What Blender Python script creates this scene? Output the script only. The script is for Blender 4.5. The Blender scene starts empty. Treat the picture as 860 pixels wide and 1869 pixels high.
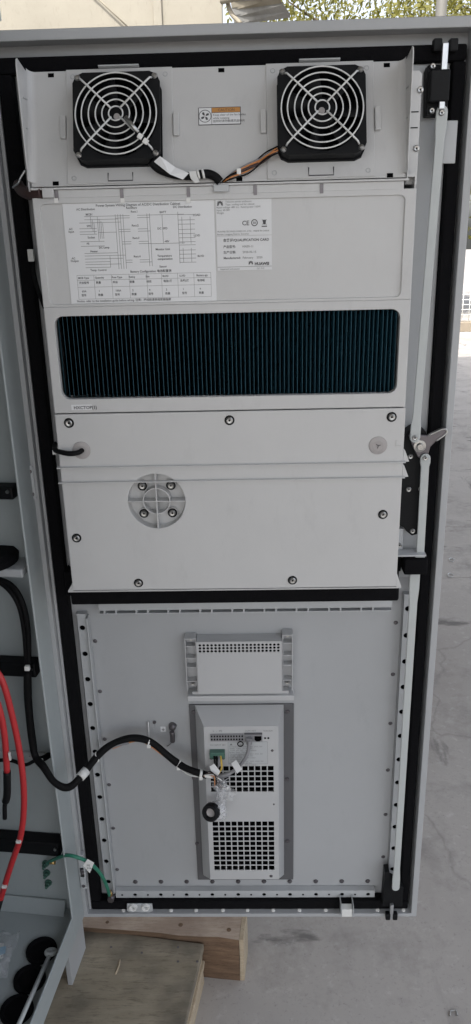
import bpy, bmesh, math, random
from mathutils import Vector, Matrix
random.seed(7)
S = bpy.context.scene
col = S.collection

# ------------------------------------------------------------------ camera
CAM = Vector((0.37645, -1.23232, 1.35359))
CR = Vector((0.999542, 0.01936483, -0.0232551)).normalized()
CF = Vector((-0.02613032, 0.93989581, -0.34046008)).normalized()
CU = CR.cross(CF).normalized()
FPX = 1404.0
cam = bpy.data.cameras.new('camera'); co = bpy.data.objects.new('camera', cam); col.objects.link(co)
cam.sensor_fit = 'VERTICAL'; cam.sensor_height = 36; cam.lens = FPX / 1869 * 36
cam.clip_start = 0.05; cam.clip_end = 400
co.matrix_world = Matrix(((CR.x, CU.x, -CF.x, CAM.x), (CR.y, CU.y, -CF.y, CAM.y), (CR.z, CU.z, -CF.z, CAM.z), (0, 0, 0, 1)))
S.camera = co
# ------------------------------------------------------------------ sky, sun, exposure
SUN_EL, SUN_AZ = 58.0, 200.0           # compass azimuth: 0 = +y, 90 = +x (sun stands behind and left of the camera)
w = bpy.data.worlds.new('World'); S.world = w; w.use_nodes = True
nt = w.node_tree; bg = nt.nodes['Background']
sky = nt.nodes.new('ShaderNodeTexSky'); sky.sky_type = 'NISHITA'; sky.sun_disc = False
sky.sun_elevation = math.radians(SUN_EL); sky.sun_rotation = math.radians(SUN_AZ)
sky.dust_density = 4.0; sky.air_density = 1.0; sky.ozone_density = 1.0
hz = nt.nodes.new('ShaderNodeHueSaturation'); hz.inputs['Saturation'].default_value = 0.42
nt.links.new(sky.outputs[0], hz.inputs['Color']); nt.links.new(hz.outputs[0], bg.inputs[0]); bg.inputs[1].default_value = 0.15
sl = bpy.data.lights.new('sun', 'SUN'); so = bpy.data.objects.new('sun', sl); col.objects.link(so)
sl.energy = 2.4; sl.angle = math.radians(0.6); sl.color = (1, .95, .87)
az, el = math.radians(SUN_AZ), math.radians(SUN_EL)
sd = Vector((math.sin(az) * math.cos(el), math.cos(az) * math.cos(el), math.sin(el)))
so.rotation_euler = (-sd).to_track_quat('-Z', 'Y').to_euler()
S.view_settings.view_transform = 'Standard'; S.view_settings.look = 'None'; S.view_settings.gamma = 1
S.view_settings.exposure = 1.32
S.render.engine = 'CYCLES'; S.cycles.use_denoising = True
S.cycles.max_bounces = 8; S.cycles.diffuse_bounces = 5; S.cycles.transparent_max_bounces = 16
S.cycles.caustics_reflective = False; S.cycles.caustics_refractive = False

# ------------------------------------------------------------------ helpers
def ray(x, y): return CF + CR * ((x - 430) / FPX) - CU * ((y - 934.5) / FPX)
def at(x, y, Y=0.0):                   # where a sight line meets the vertical plane y = Y
    d = ray(x, y); return CAM + d * ((Y - CAM.y) / d.y)
def atz(x, y, Z):                      # ... the level plane z = Z
    d = ray(x, y); return CAM + d * ((Z - CAM.z) / d.z)
def atn(x, y, p0, n):                  # ... any plane
    d = ray(x, y); return CAM + d * ((p0 - CAM).dot(n) / d.dot(n))

class MB:
    def __init__(s): s.v = []; s.f = []; s.m = []; s.s = []; s.mi = 0; s.T = None
    def _add(s, vs, fs, sm=False):
        o = len(s.v)
        s.v += [tuple(s.T @ Vector(v)) if s.T else tuple(v) for v in vs]
        for f in fs: s.f.append([i + o for i in f]); s.m.append(s.mi); s.s.append(sm)
        return s
    def box(s, x0, x1, y0, y1, z0, z1):
        vs = [(x, y, z) for x in (x0, x1) for y in (y0, y1) for z in (z0, z1)]
        return s._add(vs, [(0, 1, 3, 2), (4, 6, 7, 5), (0, 4, 5, 1), (2, 3, 7, 6), (0, 2, 6, 4), (1, 5, 7, 3)])
    def prism(s, pts, ax, a, b):       # polygon in the two other axes, extruded along ax from a to b
        def mk(p, c):
            return {'x': (c, p[0], p[1]), 'y': (p[0], c, p[1]), 'z': (p[0], p[1], c)}[ax]
        n = len(pts)
        return s._add([mk(p, a) for p in pts] + [mk(p, b) for p in pts],
                      [list(range(n)), list(range(2 * n - 1, n - 1, -1))] + [(i, i + n, (i + 1) % n + n, (i + 1) % n) for i in range(n)])
    def ring(s, outer, inner, y0, y1): # slab in the xz plane with a hole (same point count)
        n = len(outer)
        vs = [(p[0], y, p[1]) for y in (y0, y1) for L in (outer, inner) for p in L]
        fs = []
        for i in range(n):
            j = (i + 1) % n
            fs += [(i, j, n + j, n + i), (2 * n + i, 3 * n + i, 3 * n + j, 2 * n + j), (i, 2 * n + i, 2 * n + j, j), (n + i, n + j, 3 * n + j, 3 * n + i)]
        return s._add(vs, fs)
    def cyl(s, a, b, r, n=16, r2=None, caps=True):
        a, b = Vector(a), Vector(b); r2 = r if r2 is None else r2
        d = (b - a).normalized(); u = d.orthogonal().normalized(); w_ = d.cross(u)
        vs = [a + (u * math.cos(t) + w_ * math.sin(t)) * r for t in [2 * math.pi * k / n for k in range(n)]] + \
             [b + (u * math.cos(t) + w_ * math.sin(t)) * r2 for t in [2 * math.pi * k / n for k in range(n)]]
        s._add(vs, [(i, (i + 1) % n, (i + 1) % n + n, i + n) for i in range(n)], True)
        if caps: s._add(vs, [list(range(n - 1, -1, -1)), list(range(n, 2 * n))])
        return s
    def tube(s, pts, r, n=10, sub=8, flat=1.0):
        P = smooth(pts, sub) if sub > 1 else [Vector(p) for p in pts]
        t = (P[1] - P[0]).normalized(); u = t.orthogonal().normalized(); vs = []
        for i, p in enumerate(P):
            t = (P[min(i + 1, len(P) - 1)] - P[max(i - 1, 0)]).normalized()
            u = (u - t * u.dot(t)).normalized(); w_ = t.cross(u)
            rr = r(i / (len(P) - 1)) if callable(r) else r
            vs += [p + (u * math.cos(k * 2 * math.pi / n) + w_ * math.sin(k * 2 * math.pi / n) * flat) * rr for k in range(n)]
        m = len(P)
        s._add(vs, [(i * n + k, i * n + (k + 1) % n, (i + 1) * n + (k + 1) % n, (i + 1) * n + k) for i in range(m - 1) for k in range(n)], True)
        s._add(vs, [list(range(n - 1, -1, -1)), [(m - 1) * n + k for k in range(n)]])
        return s
    def torus(s, c, n, R, r, N=48, k=8):
        c, n = Vector(c), Vector(n).normalized(); u = n.orthogonal().normalized(); w_ = n.cross(u); vs = []
        for i in range(N):
            a = 2 * math.pi * i / N; d = u * math.cos(a) + w_ * math.sin(a)
            vs += [c + d * (R + r * math.cos(b)) + n * (r * math.sin(b)) for b in [2 * math.pi * j / k for j in range(k)]]
        return s._add(vs, [(i * k + j, ((i + 1) % N) * k + j, ((i + 1) % N) * k + (j + 1) % k, i * k + (j + 1) % k) for i in range(N) for j in range(k)], True)
    def lathe(s, prof, c, n, N=24):    # prof = [(radius, height along n)]
        c, n = Vector(c), Vector(n).normalized(); u = n.orthogonal().normalized(); w_ = n.cross(u); k = len(prof); vs = []
        for i in range(N):
            a = 2 * math.pi * i / N; d = u * math.cos(a) + w_ * math.sin(a)
            vs += [c + d * q[0] + n * q[1] for q in prof]
        return s._add(vs, [(i * k + j, ((i + 1) % N) * k + j, ((i + 1) % N) * k + j + 1, i * k + j + 1) for i in range(N) for j in range(k - 1)])
    def cells(s, x0, z0, pw, ph, nx, nz, r, y0, y1, n=12, hole=None):
        """plate of nx x nz cells, each with a round hole of radius r (hole(i,j) False leaves a cell closed), thickness y0..y1"""
        for i in range(nx):
            for j in range(nz):
                a, b = x0 + i * pw, z0 + j * ph; cx, cz = a + pw / 2, b + ph / 2
                if hole and not hole(i, j):
                    s._add([(a, y0, b), (a + pw, y0, b), (a + pw, y0, b + ph), (a, y0, b + ph)], [(0, 1, 2, 3)]); continue
                inn = []; out = []
                for k in range(n):
                    t = 2 * math.pi * (k + .5) / n; c_, s_ = math.cos(t), math.sin(t)
                    inn.append((cx + r * c_, cz + r * s_)); q = min(pw / 2 / max(1e-9, abs(c_)), ph / 2 / max(1e-9, abs(s_)))
                    out.append((cx + q * c_, cz + q * s_))
                vs = [(p[0], y0, p[1]) for p in out] + [(p[0], y0, p[1]) for p in inn] + [(p[0], y1, p[1]) for p in inn]
                s._add(vs, [f for k in range(n) for f in ((k, (k + 1) % n, n + (k + 1) % n, n + k), (n + k, n + (k + 1) % n, 2 * n + (k + 1) % n, 2 * n + k))])
                cs = [(a + pw, b + ph), (a, b + ph), (a, b), (a + pw, b)]
                for q in range(4):         # the four corner triangles
                    k = (q * n // 4 + n // 8 - (0 if n % 8 else 1)) if False else None
                    best = sorted(range(n), key=lambda k: (out[k][0] - cs[q][0]) ** 2 + (out[k][1] - cs[q][1]) ** 2)[:2]
                    s._add([(out[best[0]][0], y0, out[best[0]][1]), (cs[q][0], y0, cs[q][1]), (out[best[1]][0], y0, out[best[1]][1])], [(0, 1, 2)])
        return s
    def text(s, body, size, o, u=(1, 0, 0), v=(0, 0, 1), align='LEFT', bold=0.0):
        c = bpy.data.curves.new('t', 'FONT'); c.body = body; c.size = size; c.align_x = align; c.resolution_u = 2; c.offset = bold
        ob = bpy.data.objects.new('t', c); col.objects.link(ob); bpy.context.view_layer.update()
        me = bpy.data.meshes.new_from_object(ob.evaluated_get(bpy.context.evaluated_depsgraph_get()))
        o, u, v = Vector(o), Vector(u), Vector(v)
        s._add([o + u * p.co.x + v * p.co.y for p in me.vertices], [list(f.vertices) for f in me.polygons])
        bpy.data.objects.remove(ob); bpy.data.curves.remove(c); bpy.data.meshes.remove(me)
        return s
    def mesh(s, name, mats):
        me = bpy.data.meshes.new(name); me.from_pydata(s.v, [], s.f); me.update()
        for m in (mats if isinstance(mats, (list, tuple)) else [mats]): me.materials.append(m)
        for p, mi, sm in zip(me.polygons, s.m, s.s): p.material_index = mi; p.use_smooth = sm
        bm = bmesh.new(); bm.from_mesh(me); bmesh.ops.remove_doubles(bm, verts=bm.verts, dist=1e-6)
        bmesh.ops.recalc_face_normals(bm, faces=bm.faces); bm.to_mesh(me); bm.free()
        return me
    def build(s, name, mats, parent=None, bevel=0, seg=2):
        return put(name, s.mesh(name, mats), parent, bevel, seg)
def put(name, me, parent=None, bevel=0, seg=2):
    o = bpy.data.objects.new(name, me); col.objects.link(o)
    if parent is not None:
        o.parent = parent
        if parent.get('_keep'): o.matrix_parent_inverse = Matrix.Identity(4)
        else: o.matrix_parent_inverse = world_of(parent).inverted()
    if bevel:
        b = o.modifiers.new('bevel', 'BEVEL'); b.width = bevel; b.segments = seg; b.limit_method = 'ANGLE'; b.angle_limit = math.radians(40)
    return o
def world_of(o):
    m = Matrix.LocRotScale(o.location, o.rotation_euler, o.scale)
    return world_of(o.parent) @ o.matrix_parent_inverse @ m if o.parent else m
def smooth(pts, sub):                  # Catmull-Rom
    P = [Vector(p) for p in pts]; P = [P[0] * 2 - P[1]] + P + [P[-1] * 2 - P[-2]]; out = []
    for i in range(1, len(P) - 2):
        a, b, c, d = P[i - 1:i + 3]
        for k in range(sub):
            t = k / sub
            out.append(.5 * ((2 * b) + (c - a) * t + (2 * a - 5 * b + 4 * c - d) * t * t + (3 * b - a - 3 * c + d) * t ** 3))
    return out + [P[-2]]
def tag(o, label, cat, group=None):
    o['label'] = label; o['category'] = cat
    if group: o['group'] = group
    return o
def thing(name, loc, label, cat, group=None):
    o = bpy.data.objects.new(name, None); o.empty_display_size = .05; col.objects.link(o); o.location = loc
    return tag(o, label, cat, group)
def copy_tree(o, parent=None):
    c = o.copy(); col.objects.link(c)
    if parent is not None: c.parent = parent
    for ch in list(o.children): copy_tree(ch, c)
    return c
def rrect(x0, x1, z0, z1, r, n=6):
    out = []
    for cx, cz, a in ((x1 - r, z1 - r, 0), (x0 + r, z1 - r, 90), (x0 + r, z0 + r, 180), (x1 - r, z0 + r, 270)):
        out += [(cx + r * math.cos(math.radians(a + 90 * k / n)), cz + r * math.sin(math.radians(a + 90 * k / n))) for k in range(n + 1)]
    return out
def rect_for(inner, x0, x1, z0, z1):   # outer rectangle points matching an inner rrect
    n = len(inner) // 4; c = [(x1, z1), (x0, z1), (x0, z0), (x1, z0)]
    return [c[i // n] for i in range(len(inner))]

# ------------------------------------------------------------------ materials
def nm(name):
    m = bpy.data.materials.new(name); m.use_nodes = True
    return m, m.node_tree, m.node_tree.nodes['Principled BSDF']
def mat(name, c, rough=.5, metal=0, var=.06, scale=9, bump=.0, bscale=400, spec=.5, grime=0, rvar=.08):
    m, t, b = nm(name); N = t.nodes; Lk = t.links
    tc = N.new('ShaderNodeTexCoord'); geo = N.new('ShaderNodeNewGeometry')
    n1 = N.new('ShaderNodeTexNoise'); n1.inputs['Scale'].default_value = scale; n1.inputs['Detail'].default_value = 6; n1.inputs['Roughness'].default_value = .65
    Lk.new(geo.outputs['Position'], n1.inputs['Vector'])
    mx = N.new('ShaderNodeMix'); mx.data_type = 'RGBA'
    mx.inputs['A'].default_value = (*[v * (1 - var) for v in c], 1); mx.inputs['B'].default_value = (*[min(1, v * (1 + var)) for v in c], 1)
    Lk.new(n1.outputs[0], mx.inputs['Factor']); out = mx.outputs['Result']
    if grime:                          # small smudges and scuffs
        n3 = N.new('ShaderNodeTexNoise'); n3.inputs['Scale'].default_value = 26; n3.inputs['Detail'].default_value = 8; n3.inputs['Roughness'].default_value = .75
        mp = N.new('ShaderNodeMapping'); mp.inputs['Scale'].default_value = (1, 1, .35); Lk.new(geo.outputs['Position'], mp.inputs[0]); Lk.new(mp.outputs[0], n3.inputs['Vector'])
        rp = N.new('ShaderNodeValToRGB'); rp.color_ramp.elements[0].position = .55; rp.color_ramp.elements[1].position = .75; Lk.new(n3.outputs[0], rp.inputs[0])
        rp.color_ramp.elements[1].color = (grime, grime, grime, 1)
        m2 = N.new('ShaderNodeMix'); m2.data_type = 'RGBA'; m2.inputs['B'].default_value = (*[v * .45 for v in c], 1)
        Lk.new(out, m2.inputs['A']); Lk.new(rp.outputs[0], m2.inputs['Factor']); out = m2.outputs['Result']
    Lk.new(out, b.inputs['Base Color'])
    mr = N.new('ShaderNodeMapRange'); mr.inputs['To Min'].default_value = rough - rvar; mr.inputs['To Max'].default_value = rough + rvar
    n4 = N.new('ShaderNodeTexNoise'); n4.inputs['Scale'].default_value = scale * 3; n4.inputs['Detail'].default_value = 4; Lk.new(geo.outputs['Position'], n4.inputs['Vector'])
    Lk.new(n4.outputs[0], mr.inputs[0]); Lk.new(mr.outputs[0], b.inputs['Roughness'])
    b.inputs['Metallic'].default_value = metal; b.inputs['Specular IOR Level'].default_value = spec
    if bump:
        nw = N.new('ShaderNodeTexNoise'); nw.inputs['Scale'].default_value = 4.5; nw.inputs['Detail'].default_value = 2; Lk.new(geo.outputs['Position'], nw.inputs['Vector'])
        bw = N.new('ShaderNodeBump'); bw.inputs['Strength'].default_value = .35; bw.inputs['Distance'].default_value = .012; Lk.new(nw.outputs[0], bw.inputs['Height'])
        n2 = N.new('ShaderNodeTexNoise'); n2.inputs['Scale'].default_value = bscale; n2.inputs['Detail'].default_value = 3; Lk.new(geo.outputs['Position'], n2.inputs['Vector'])
        bp = N.new('ShaderNodeBump'); bp.inputs['Strength'].default_value = bump; bp.inputs['Distance'].default_value = .0015; Lk.new(n2.outputs[0], bp.inputs['Height']); Lk.new(bw.outputs[0], bp.inputs['Normal']); Lk.new(bp.outputs[0], b.inputs['Normal'])
    return m
M = {}
M['ivory'] = mat('ivory_powder_coat', (.525, .527, .525), .34, var=.05, bump=.12, bscale=900, grime=.16)
M['door'] = mat('grey_powder_coat', (.385, .395, .405), .42, var=.04, bump=.12, bscale=900, grime=.14)
M['rail'] = mat('pale_grey_coat', (.44, .455, .465), .42, var=.04, bump=.1, bscale=900, grime=.12)
M['galv'] = mat('zinc_plated_steel', (.62, .64, .66), .32, metal=.85, var=.08, scale=40)
M['rod'] = mat('white_coated_steel', (.46, .485, .48), .35, var=.05, scale=30, grime=.12)
M['steel'] = mat('bright_steel', (.42, .42, .41), .3, metal=1, var=.1, scale=80)
M['darksteel'] = mat('dark_plated_steel', (.16, .15, .16), .38, metal=.8, var=.15, scale=50)
M['foam'] = mat('black_foam', (.004, .004, .005), .9, var=.2, scale=60, bump=.6, bscale=700, spec=.15)
M['blackp'] = mat('black_plastic', (.005, .0055, .0065), .55, var=.15, scale=60, spec=.22)
M['void'] = mat('filter_and_opening_black', (.0015, .0015, .002), .95, spec=.05)  # filters and slots; also painted shade inside the rails and fans
M['cable'] = mat('black_sleeve', (.0035, .0035, .004), .7, var=.3, scale=120, bump=.4, bscale=700, spec=.2)
M['red'] = mat('red_cable', (.50, .03, .035), .42, var=.1, scale=60)
M['green'] = mat('green_wire', (.03, .20, .13), .45, var=.15, scale=60)
M['greenp'] = mat('green_terminal', (.06, .14, .11), .5, var=.1, scale=60)
M['yellow'] = mat('yellow_wire', (.62, .42, .08), .45)
M['orange'] = mat('orange_wire', (.55, .22, .07), .45)
M['brown'] = mat('brown_conduit', (.055, .03, .028), .5, var=.2)
M['wgrey'] = mat('grey_wire', (.22, .22, .23), .45)
M['tie'] = mat('white_nylon', (.72, .72, .70), .4, var=.04)
M['paper'] = mat('white_label_film', (.70, .71, .72), .38, var=.02)
M['paper2'] = mat('silver_label_film', (.66, .67, .68), .32, var=.02)
M['ink'] = mat('black_ink', (.06, .06, .065), .5)
M['inkg'] = mat('grey_ink', (.15, .155, .16), .5)
M['inkl'] = mat('pale_ink', (.40, .41, .42), .5)
M['orangep'] = mat('orange_print', (.50, .24, .07), .45)
M['brass'] = mat('brass', (.65, .42, .16), .35, metal=.8)
M['fin'] = mat('blue_coated_fin', (.022, .085, .125), .30, metal=.5, var=.1, scale=30)
M['fanw'] = mat('white_guard_wire', (.66, .67, .66), .38, var=.04)
M['cab'] = mat('cabinet_paint', (.37, .405, .41), .45, var=.05, bump=.12, bscale=900, grime=.15)
M['board'] = mat('controller_plate', (.47, .475, .48), .42, var=.03, bump=.1, bscale=900)
M['baseg'] = mat('dark_grey_plate', (.10, .10, .105), .5, var=.06)
M['seal'] = mat('clear_grommet', (.36, .34, .335), .35, var=.08, scale=40)

def wood(name, c1, c2, axis_scale, stain=.0, stcol=(.05, .045, .04)):
    m, t, b = nm(name); N, Lk = t.nodes, t.links
    tc = N.new('ShaderNodeTexCoord'); mp = N.new('ShaderNodeMapping'); mp.inputs['Scale'].default_value = axis_scale
    Lk.new(tc.outputs['Object'], mp.inputs[0])
    n = N.new('ShaderNodeTexNoise'); n.inputs['Scale'].default_value = 6; n.inputs['Detail'].default_value = 8; n.inputs['Roughness'].default_value = .65; Lk.new(mp.outputs[0], n.inputs[0])
    rp = N.new('ShaderNodeValToRGB'); rp.color_ramp.elements[0].color = (*c1, 1); rp.color_ramp.elements[1].color = (*c2, 1); rp.color_ramp.elements[0].position = .3; rp.color_ramp.elements[1].position = .7
    Lk.new(n.outputs[0], rp.inputs[0]); out = rp.outputs[0]
    n2 = N.new('ShaderNodeTexNoise'); n2.inputs['Scale'].default_value = 9; n2.inputs['Detail'].default_value = 7; Lk.new(tc.outputs['Object'], n2.inputs[0])
    r2 = N.new('ShaderNodeValToRGB'); r2.color_ramp.elements[0].position = .42; r2.color_ramp.elements[1].position = .68; r2.color_ramp.elements[1].color = (stain, stain, stain, 1); Lk.new(n2.outputs[0], r2.inputs[0])
    mx = N.new('ShaderNodeMix'); mx.data_type = 'RGBA'; mx.inputs['B'].default_value = (*stcol, 1); Lk.new(out, mx.inputs['A']); Lk.new(r2.outputs[0], mx.inputs['Factor'])
    n5 = N.new('ShaderNodeTexNoise'); n5.inputs['Scale'].default_value = 40; n5.inputs['Detail'].default_value = 6; n5.inputs['Roughness'].default_value = .8; Lk.new(mp.outputs[0], n5.inputs[0])
    r5 = N.new('ShaderNodeValToRGB'); r5.color_ramp.elements[0].position = .52; r5.color_ramp.elements[1].position = .66; r5.color_ramp.elements[1].color = (.6, .6, .6, 1); Lk.new(n5.outputs[0], r5.inputs[0])
    m5 = N.new('ShaderNodeMix'); m5.data_type = 'RGBA'; m5.inputs['B'].default_value = (*[v * .45 for v in c1], 1); Lk.new(mx.outputs['Result'], m5.inputs['A']); Lk.new(r5.outputs[0], m5.inputs['Factor']); mx = m5
    Lk.new(mx.outputs['Result'], b.inputs['Base Color']); b.inputs['Roughness'].default_value = .75; b.inputs['Specular IOR Level'].default_value = .25
    bp = N.new('ShaderNodeBump'); bp.inputs['Strength'].default_value = .5; bp.inputs['Distance'].default_value = .003; Lk.new(n.outputs[0], bp.inputs['Height']); Lk.new(bp.outputs[0], b.inputs['Normal'])
    return m
M['ply'] = wood('weathered_plywood', (.24, .205, .15), (.40, .35, .27), (.7, 4, 1), .85, (.10, .09, .075))
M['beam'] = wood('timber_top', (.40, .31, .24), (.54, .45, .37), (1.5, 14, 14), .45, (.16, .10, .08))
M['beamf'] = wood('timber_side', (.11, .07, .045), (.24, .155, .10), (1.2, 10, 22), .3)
M['endg'] = wood('sawn_end_grain', (.42, .34, .24), (.55, .46, .34), (8, 8, 30), .15)

def concrete():
    m, t, b = nm('concrete'); N, Lk = t.nodes, t.links
    g = N.new('ShaderNodeNewGeometry')
    def noise(sc, det=8, ro=.6, scale=(1, 1, 1), rot=0):
        mp = N.new('ShaderNodeMapping'); mp.inputs['Scale'].default_value = scale; mp.inputs['Rotation'].default_value = (0, 0, rot); Lk.new(g.outputs['Position'], mp.inputs[0])
        n = N.new('ShaderNodeTexNoise'); n.inputs['Scale'].default_value = sc; n.inputs['Detail'].default_value = det; n.inputs['Roughness'].default_value = ro; Lk.new(mp.outputs[0], n.inputs[0]); return n.outputs[0]
    def ramp(s_, p0, p1, c0=(0, 0, 0), c1=(1, 1, 1)):
        r = N.new('ShaderNodeValToRGB'); r.color_ramp.elements[0].position = p0; r.color_ramp.elements[1].position = p1
        r.color_ramp.elements[0].color = (*c0, 1); r.color_ramp.elements[1].color = (*c1, 1); Lk.new(s_, r.inputs[0]); return r.outputs[0]
    def mix(a, bcol, f):
        x = N.new('ShaderNodeMix'); x.data_type = 'RGBA'; Lk.new(a, x.inputs['A']); x.inputs['B'].default_value = (*bcol, 1); Lk.new(f, x.inputs['Factor']); return x.outputs['Result']
    base = ramp(noise(1.1, 8, .62), .3, .7, (.335, .312, .292), (.475, .45, .425))
    c = mix(base, (.21, .195, .183), ramp(noise(4.5, 12, .72), .50, .70, (0, 0, 0), (.7, .7, .7)))
    c = mix(c, (.15, .14, .135), ramp(noise(2.6, 10, .7, (1, .3, 1), .5), .58, .70, (0, 0, 0), (.6, .6, .6)))
    c = mix(c, (.12, .115, .11), ramp(noise(8, 7, .62, (.3, 1, 1), .25), .62, .68, (0, 0, 0), (.75, .75, .75)))
    c = mix(c, (.12, .115, .11), ramp(noise(7, 6, .6, (1, .22, 1), -.5), .66, .70, (0, 0, 0), (.6, .6, .6)))
    c = mix(c, (.62, .61, .59), ramp(noise(26, 8, .75), .56, .74, (0, 0, 0), (.5, .5, .5)))
    c = mix(c, (.20, .19, .185), ramp(noise(150, 4, .7), .58, .72, (0, 0, 0), (.55, .55, .55)))
    vo = N.new('ShaderNodeTexVoronoi'); vo.feature = 'DISTANCE_TO_EDGE'; vo.inputs['Scale'].default_value = .9
    mpv = N.new('ShaderNodeVectorMath'); mpv.operation = 'MULTIPLY_ADD'; mpv.inputs[1].default_value = (.25, .25, .25)
    nd = N.new('ShaderNodeTexNoise'); nd.inputs['Scale'].default_value = 5; nd.inputs['Detail'].default_value = 6; Lk.new(g.outputs['Position'], nd.inputs[0])
    Lk.new(nd.outputs['Color'], mpv.inputs[0]); Lk.new(g.outputs['Position'], mpv.inputs[2]); Lk.new(mpv.outputs[0], vo.inputs['Vector'])
    c = mix(c, (.10, .095, .09), ramp(vo.outputs['Distance'], .0015, .006, (.25, .25, .25), (0, 0, 0)))
    Lk.new(c, b.inputs['Base Color']); b.inputs['Roughness'].default_value = .72; b.inputs['Specular IOR Level'].default_value = .3
    bp = N.new('ShaderNodeBump'); bp.inputs['Strength'].default_value = .25; bp.inputs['Distance'].default_value = .004; Lk.new(noise(60, 6), bp.inputs['Height']); Lk.new(bp.outputs[0], b.inputs['Normal'])
    return m
M['concrete'] = concrete()
M['joint'] = mat('joint_filler', (.06, .056, .05), .9)
M['cream'] = mat('cream_wall', (.33, .305, .25), .8, var=.16, scale=3, grime=.4)
M['creamd'] = mat('rust_stained_metal', (.30, .27, .21), .7, var=.3, scale=6)
M['awn'] = mat('weathered_white_sheet', (.30, .30, .29), .7, var=.3, scale=7, grime=.5)
M['roofm'] = mat('shade_roof_metal', (.30, .30, .29), .6, var=.2, scale=2)
M['pole'] = mat('grey_pole', (.15, .145, .13), .6)
M['fencew'] = mat('white_fence_wire', (.75, .75, .72), .5)
M['lowwall'] = mat('low_wall_render', (.26, .22, .17), .85, var=.15, scale=4)
M['bark'] = mat('bark', (.10, .075, .05), .9, var=.3, scale=12)
def leafm(name, c):
    m, t, b = nm(name); N, Lk = t.nodes, t.links
    oi = N.new('ShaderNodeNewGeometry'); n = N.new('ShaderNodeTexNoise'); n.inputs['Scale'].default_value = 2.5; Lk.new(oi.outputs['Position'], n.inputs[0])
    mx = N.new('ShaderNodeMix'); mx.data_type = 'RGBA'; mx.inputs['A'].default_value = (*[v * .55 for v in c], 1); mx.inputs['B'].default_value = (*[v * 1.3 for v in c], 1); Lk.new(n.outputs[0], mx.inputs['Factor'])
    Lk.new(mx.outputs['Result'], b.inputs['Base Color']); b.inputs['Roughness'].default_value = .5
    tr = N.new('ShaderNodeBsdfTranslucent'); Lk.new(mx.outputs['Result'], tr.inputs[0]); ms = N.new('ShaderNodeMixShader'); ms.inputs[0].default_value = .4
    Lk.new(b.outputs[0], ms.inputs[1]); Lk.new(tr.outputs[0], ms.inputs[2]); Lk.new(ms.outputs[0], N['Material Output'].inputs[0])
    return m
M['leaf'] = leafm('yellow_green_leaf', (.19, .18, .035))
def film():
    m, t, b = nm('clear_bag_film'); N, Lk = t.nodes, t.links
    tr = N.new('ShaderNodeBsdfTransparent'); ms = N.new('ShaderNodeMixShader'); g = N.new('ShaderNodeNewGeometry')
    n = N.new('ShaderNodeTexNoise'); n.inputs['Scale'].default_value = 45; n.inputs['Detail'].default_value = 2; Lk.new(g.outputs['Position'], n.inputs[0])
    mr = N.new('ShaderNodeMapRange'); mr.inputs['From Min'].default_value = .35; mr.inputs['From Max'].default_value = .7; mr.inputs['To Min'].default_value = .15; mr.inputs['To Max'].default_value = .42; Lk.new(n.outputs[0], mr.inputs[0])
    b.inputs['Base Color'].default_value = (.75, .76, .78, 1); b.inputs['Roughness'].default_value = .12
    bp = N.new('ShaderNodeBump'); bp.inputs['Strength'].default_value = .5; bp.inputs['Distance'].default_value = .002; Lk.new(n.outputs[0], bp.inputs['Height']); Lk.new(bp.outputs[0], b.inputs['Normal'])
    Lk.new(mr.outputs[0], ms.inputs[0]); Lk.new(tr.outputs[0], ms.inputs[1]); Lk.new(b.outputs[0], ms.inputs[2]); Lk.new(ms.outputs[0], N['Material Output'].inputs[0])
    return m
M['film'] = film()

# ================================================================== the setting
GZ = -0.19
def struct(o): o['kind'] = 'structure'; return o
JY = atz(840, 1054, GZ).y               # the joint between two slabs
MB().box(-14, 24, -14, 60, GZ - .25, GZ - .012).build('ground', M['joint'])['kind'] = 'structure'
struct(MB().box(-14, 24, -14, JY - .0035, GZ - .011, GZ).build('ground', M['concrete'], bevel=.003))
struct(MB().box(-14, 24, JY + .0035, 60, GZ - .011, GZ).build('ground', M['concrete'], bevel=.003))

# added shed roof, out of view overhead, to keep direct sun off the cabinet
rf = thing('added_shade_roof', (0, 0, 3.6), 'added corrugated grey metal shed roof, unseen overhead, shading the door from direct sun', 'roof')
for k in range(10):
    x0 = -12.5 + k * 1.5; b = MB(); pts = []
    nn = 16
    for q in range(nn + 1): pts.append((x0 + 1.5 * q / nn, 3.9 + .03 * math.sin(q / nn * 2 * math.pi * 5)))
    b.prism(pts + [(p[0], p[1] + .006) for p in reversed(pts)], 'y', -6.5, 6.3)
    b.build('added_roof_sheet', M['roofm'], rf)
for y in (-6.3, -3, 0, 3.0, 6.1): MB().box(-12.5, 2.5, y - .04, y + .04, 3.76, 3.86).build('added_purlin', M['roofm'], rf)

# cream wall in the background, its pilaster seams and a diagonal conduit
wl = thing('background_wall', (-4, 8, GZ), 'cream rendered building wall rising behind the top of the open door', 'wall')
XR = at(408, 20, 8).x
xs = [at(x, 20, 8).x for x in (-420, -90, 288)] + [XR]
xs = [-9.0] + xs
for i in range(len(xs) - 1): MB().box(xs[i] + .012, xs[i + 1] - .012, 8, 8.2, GZ, 5.2).build('wall_panel', M['cream'], wl, bevel=.01)
for x in xs[1:-1]: MB().box(x - .045, x + .045, 7.965, 8.0, GZ, 5.2).build('pilaster_strip', M['cream'], wl, bevel=.01)
MB().tube([at(150, -30, 7.97), at(245, 60, 7.97)], .007, 8, 1).build('conduit', M['creamd'], wl)
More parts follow.
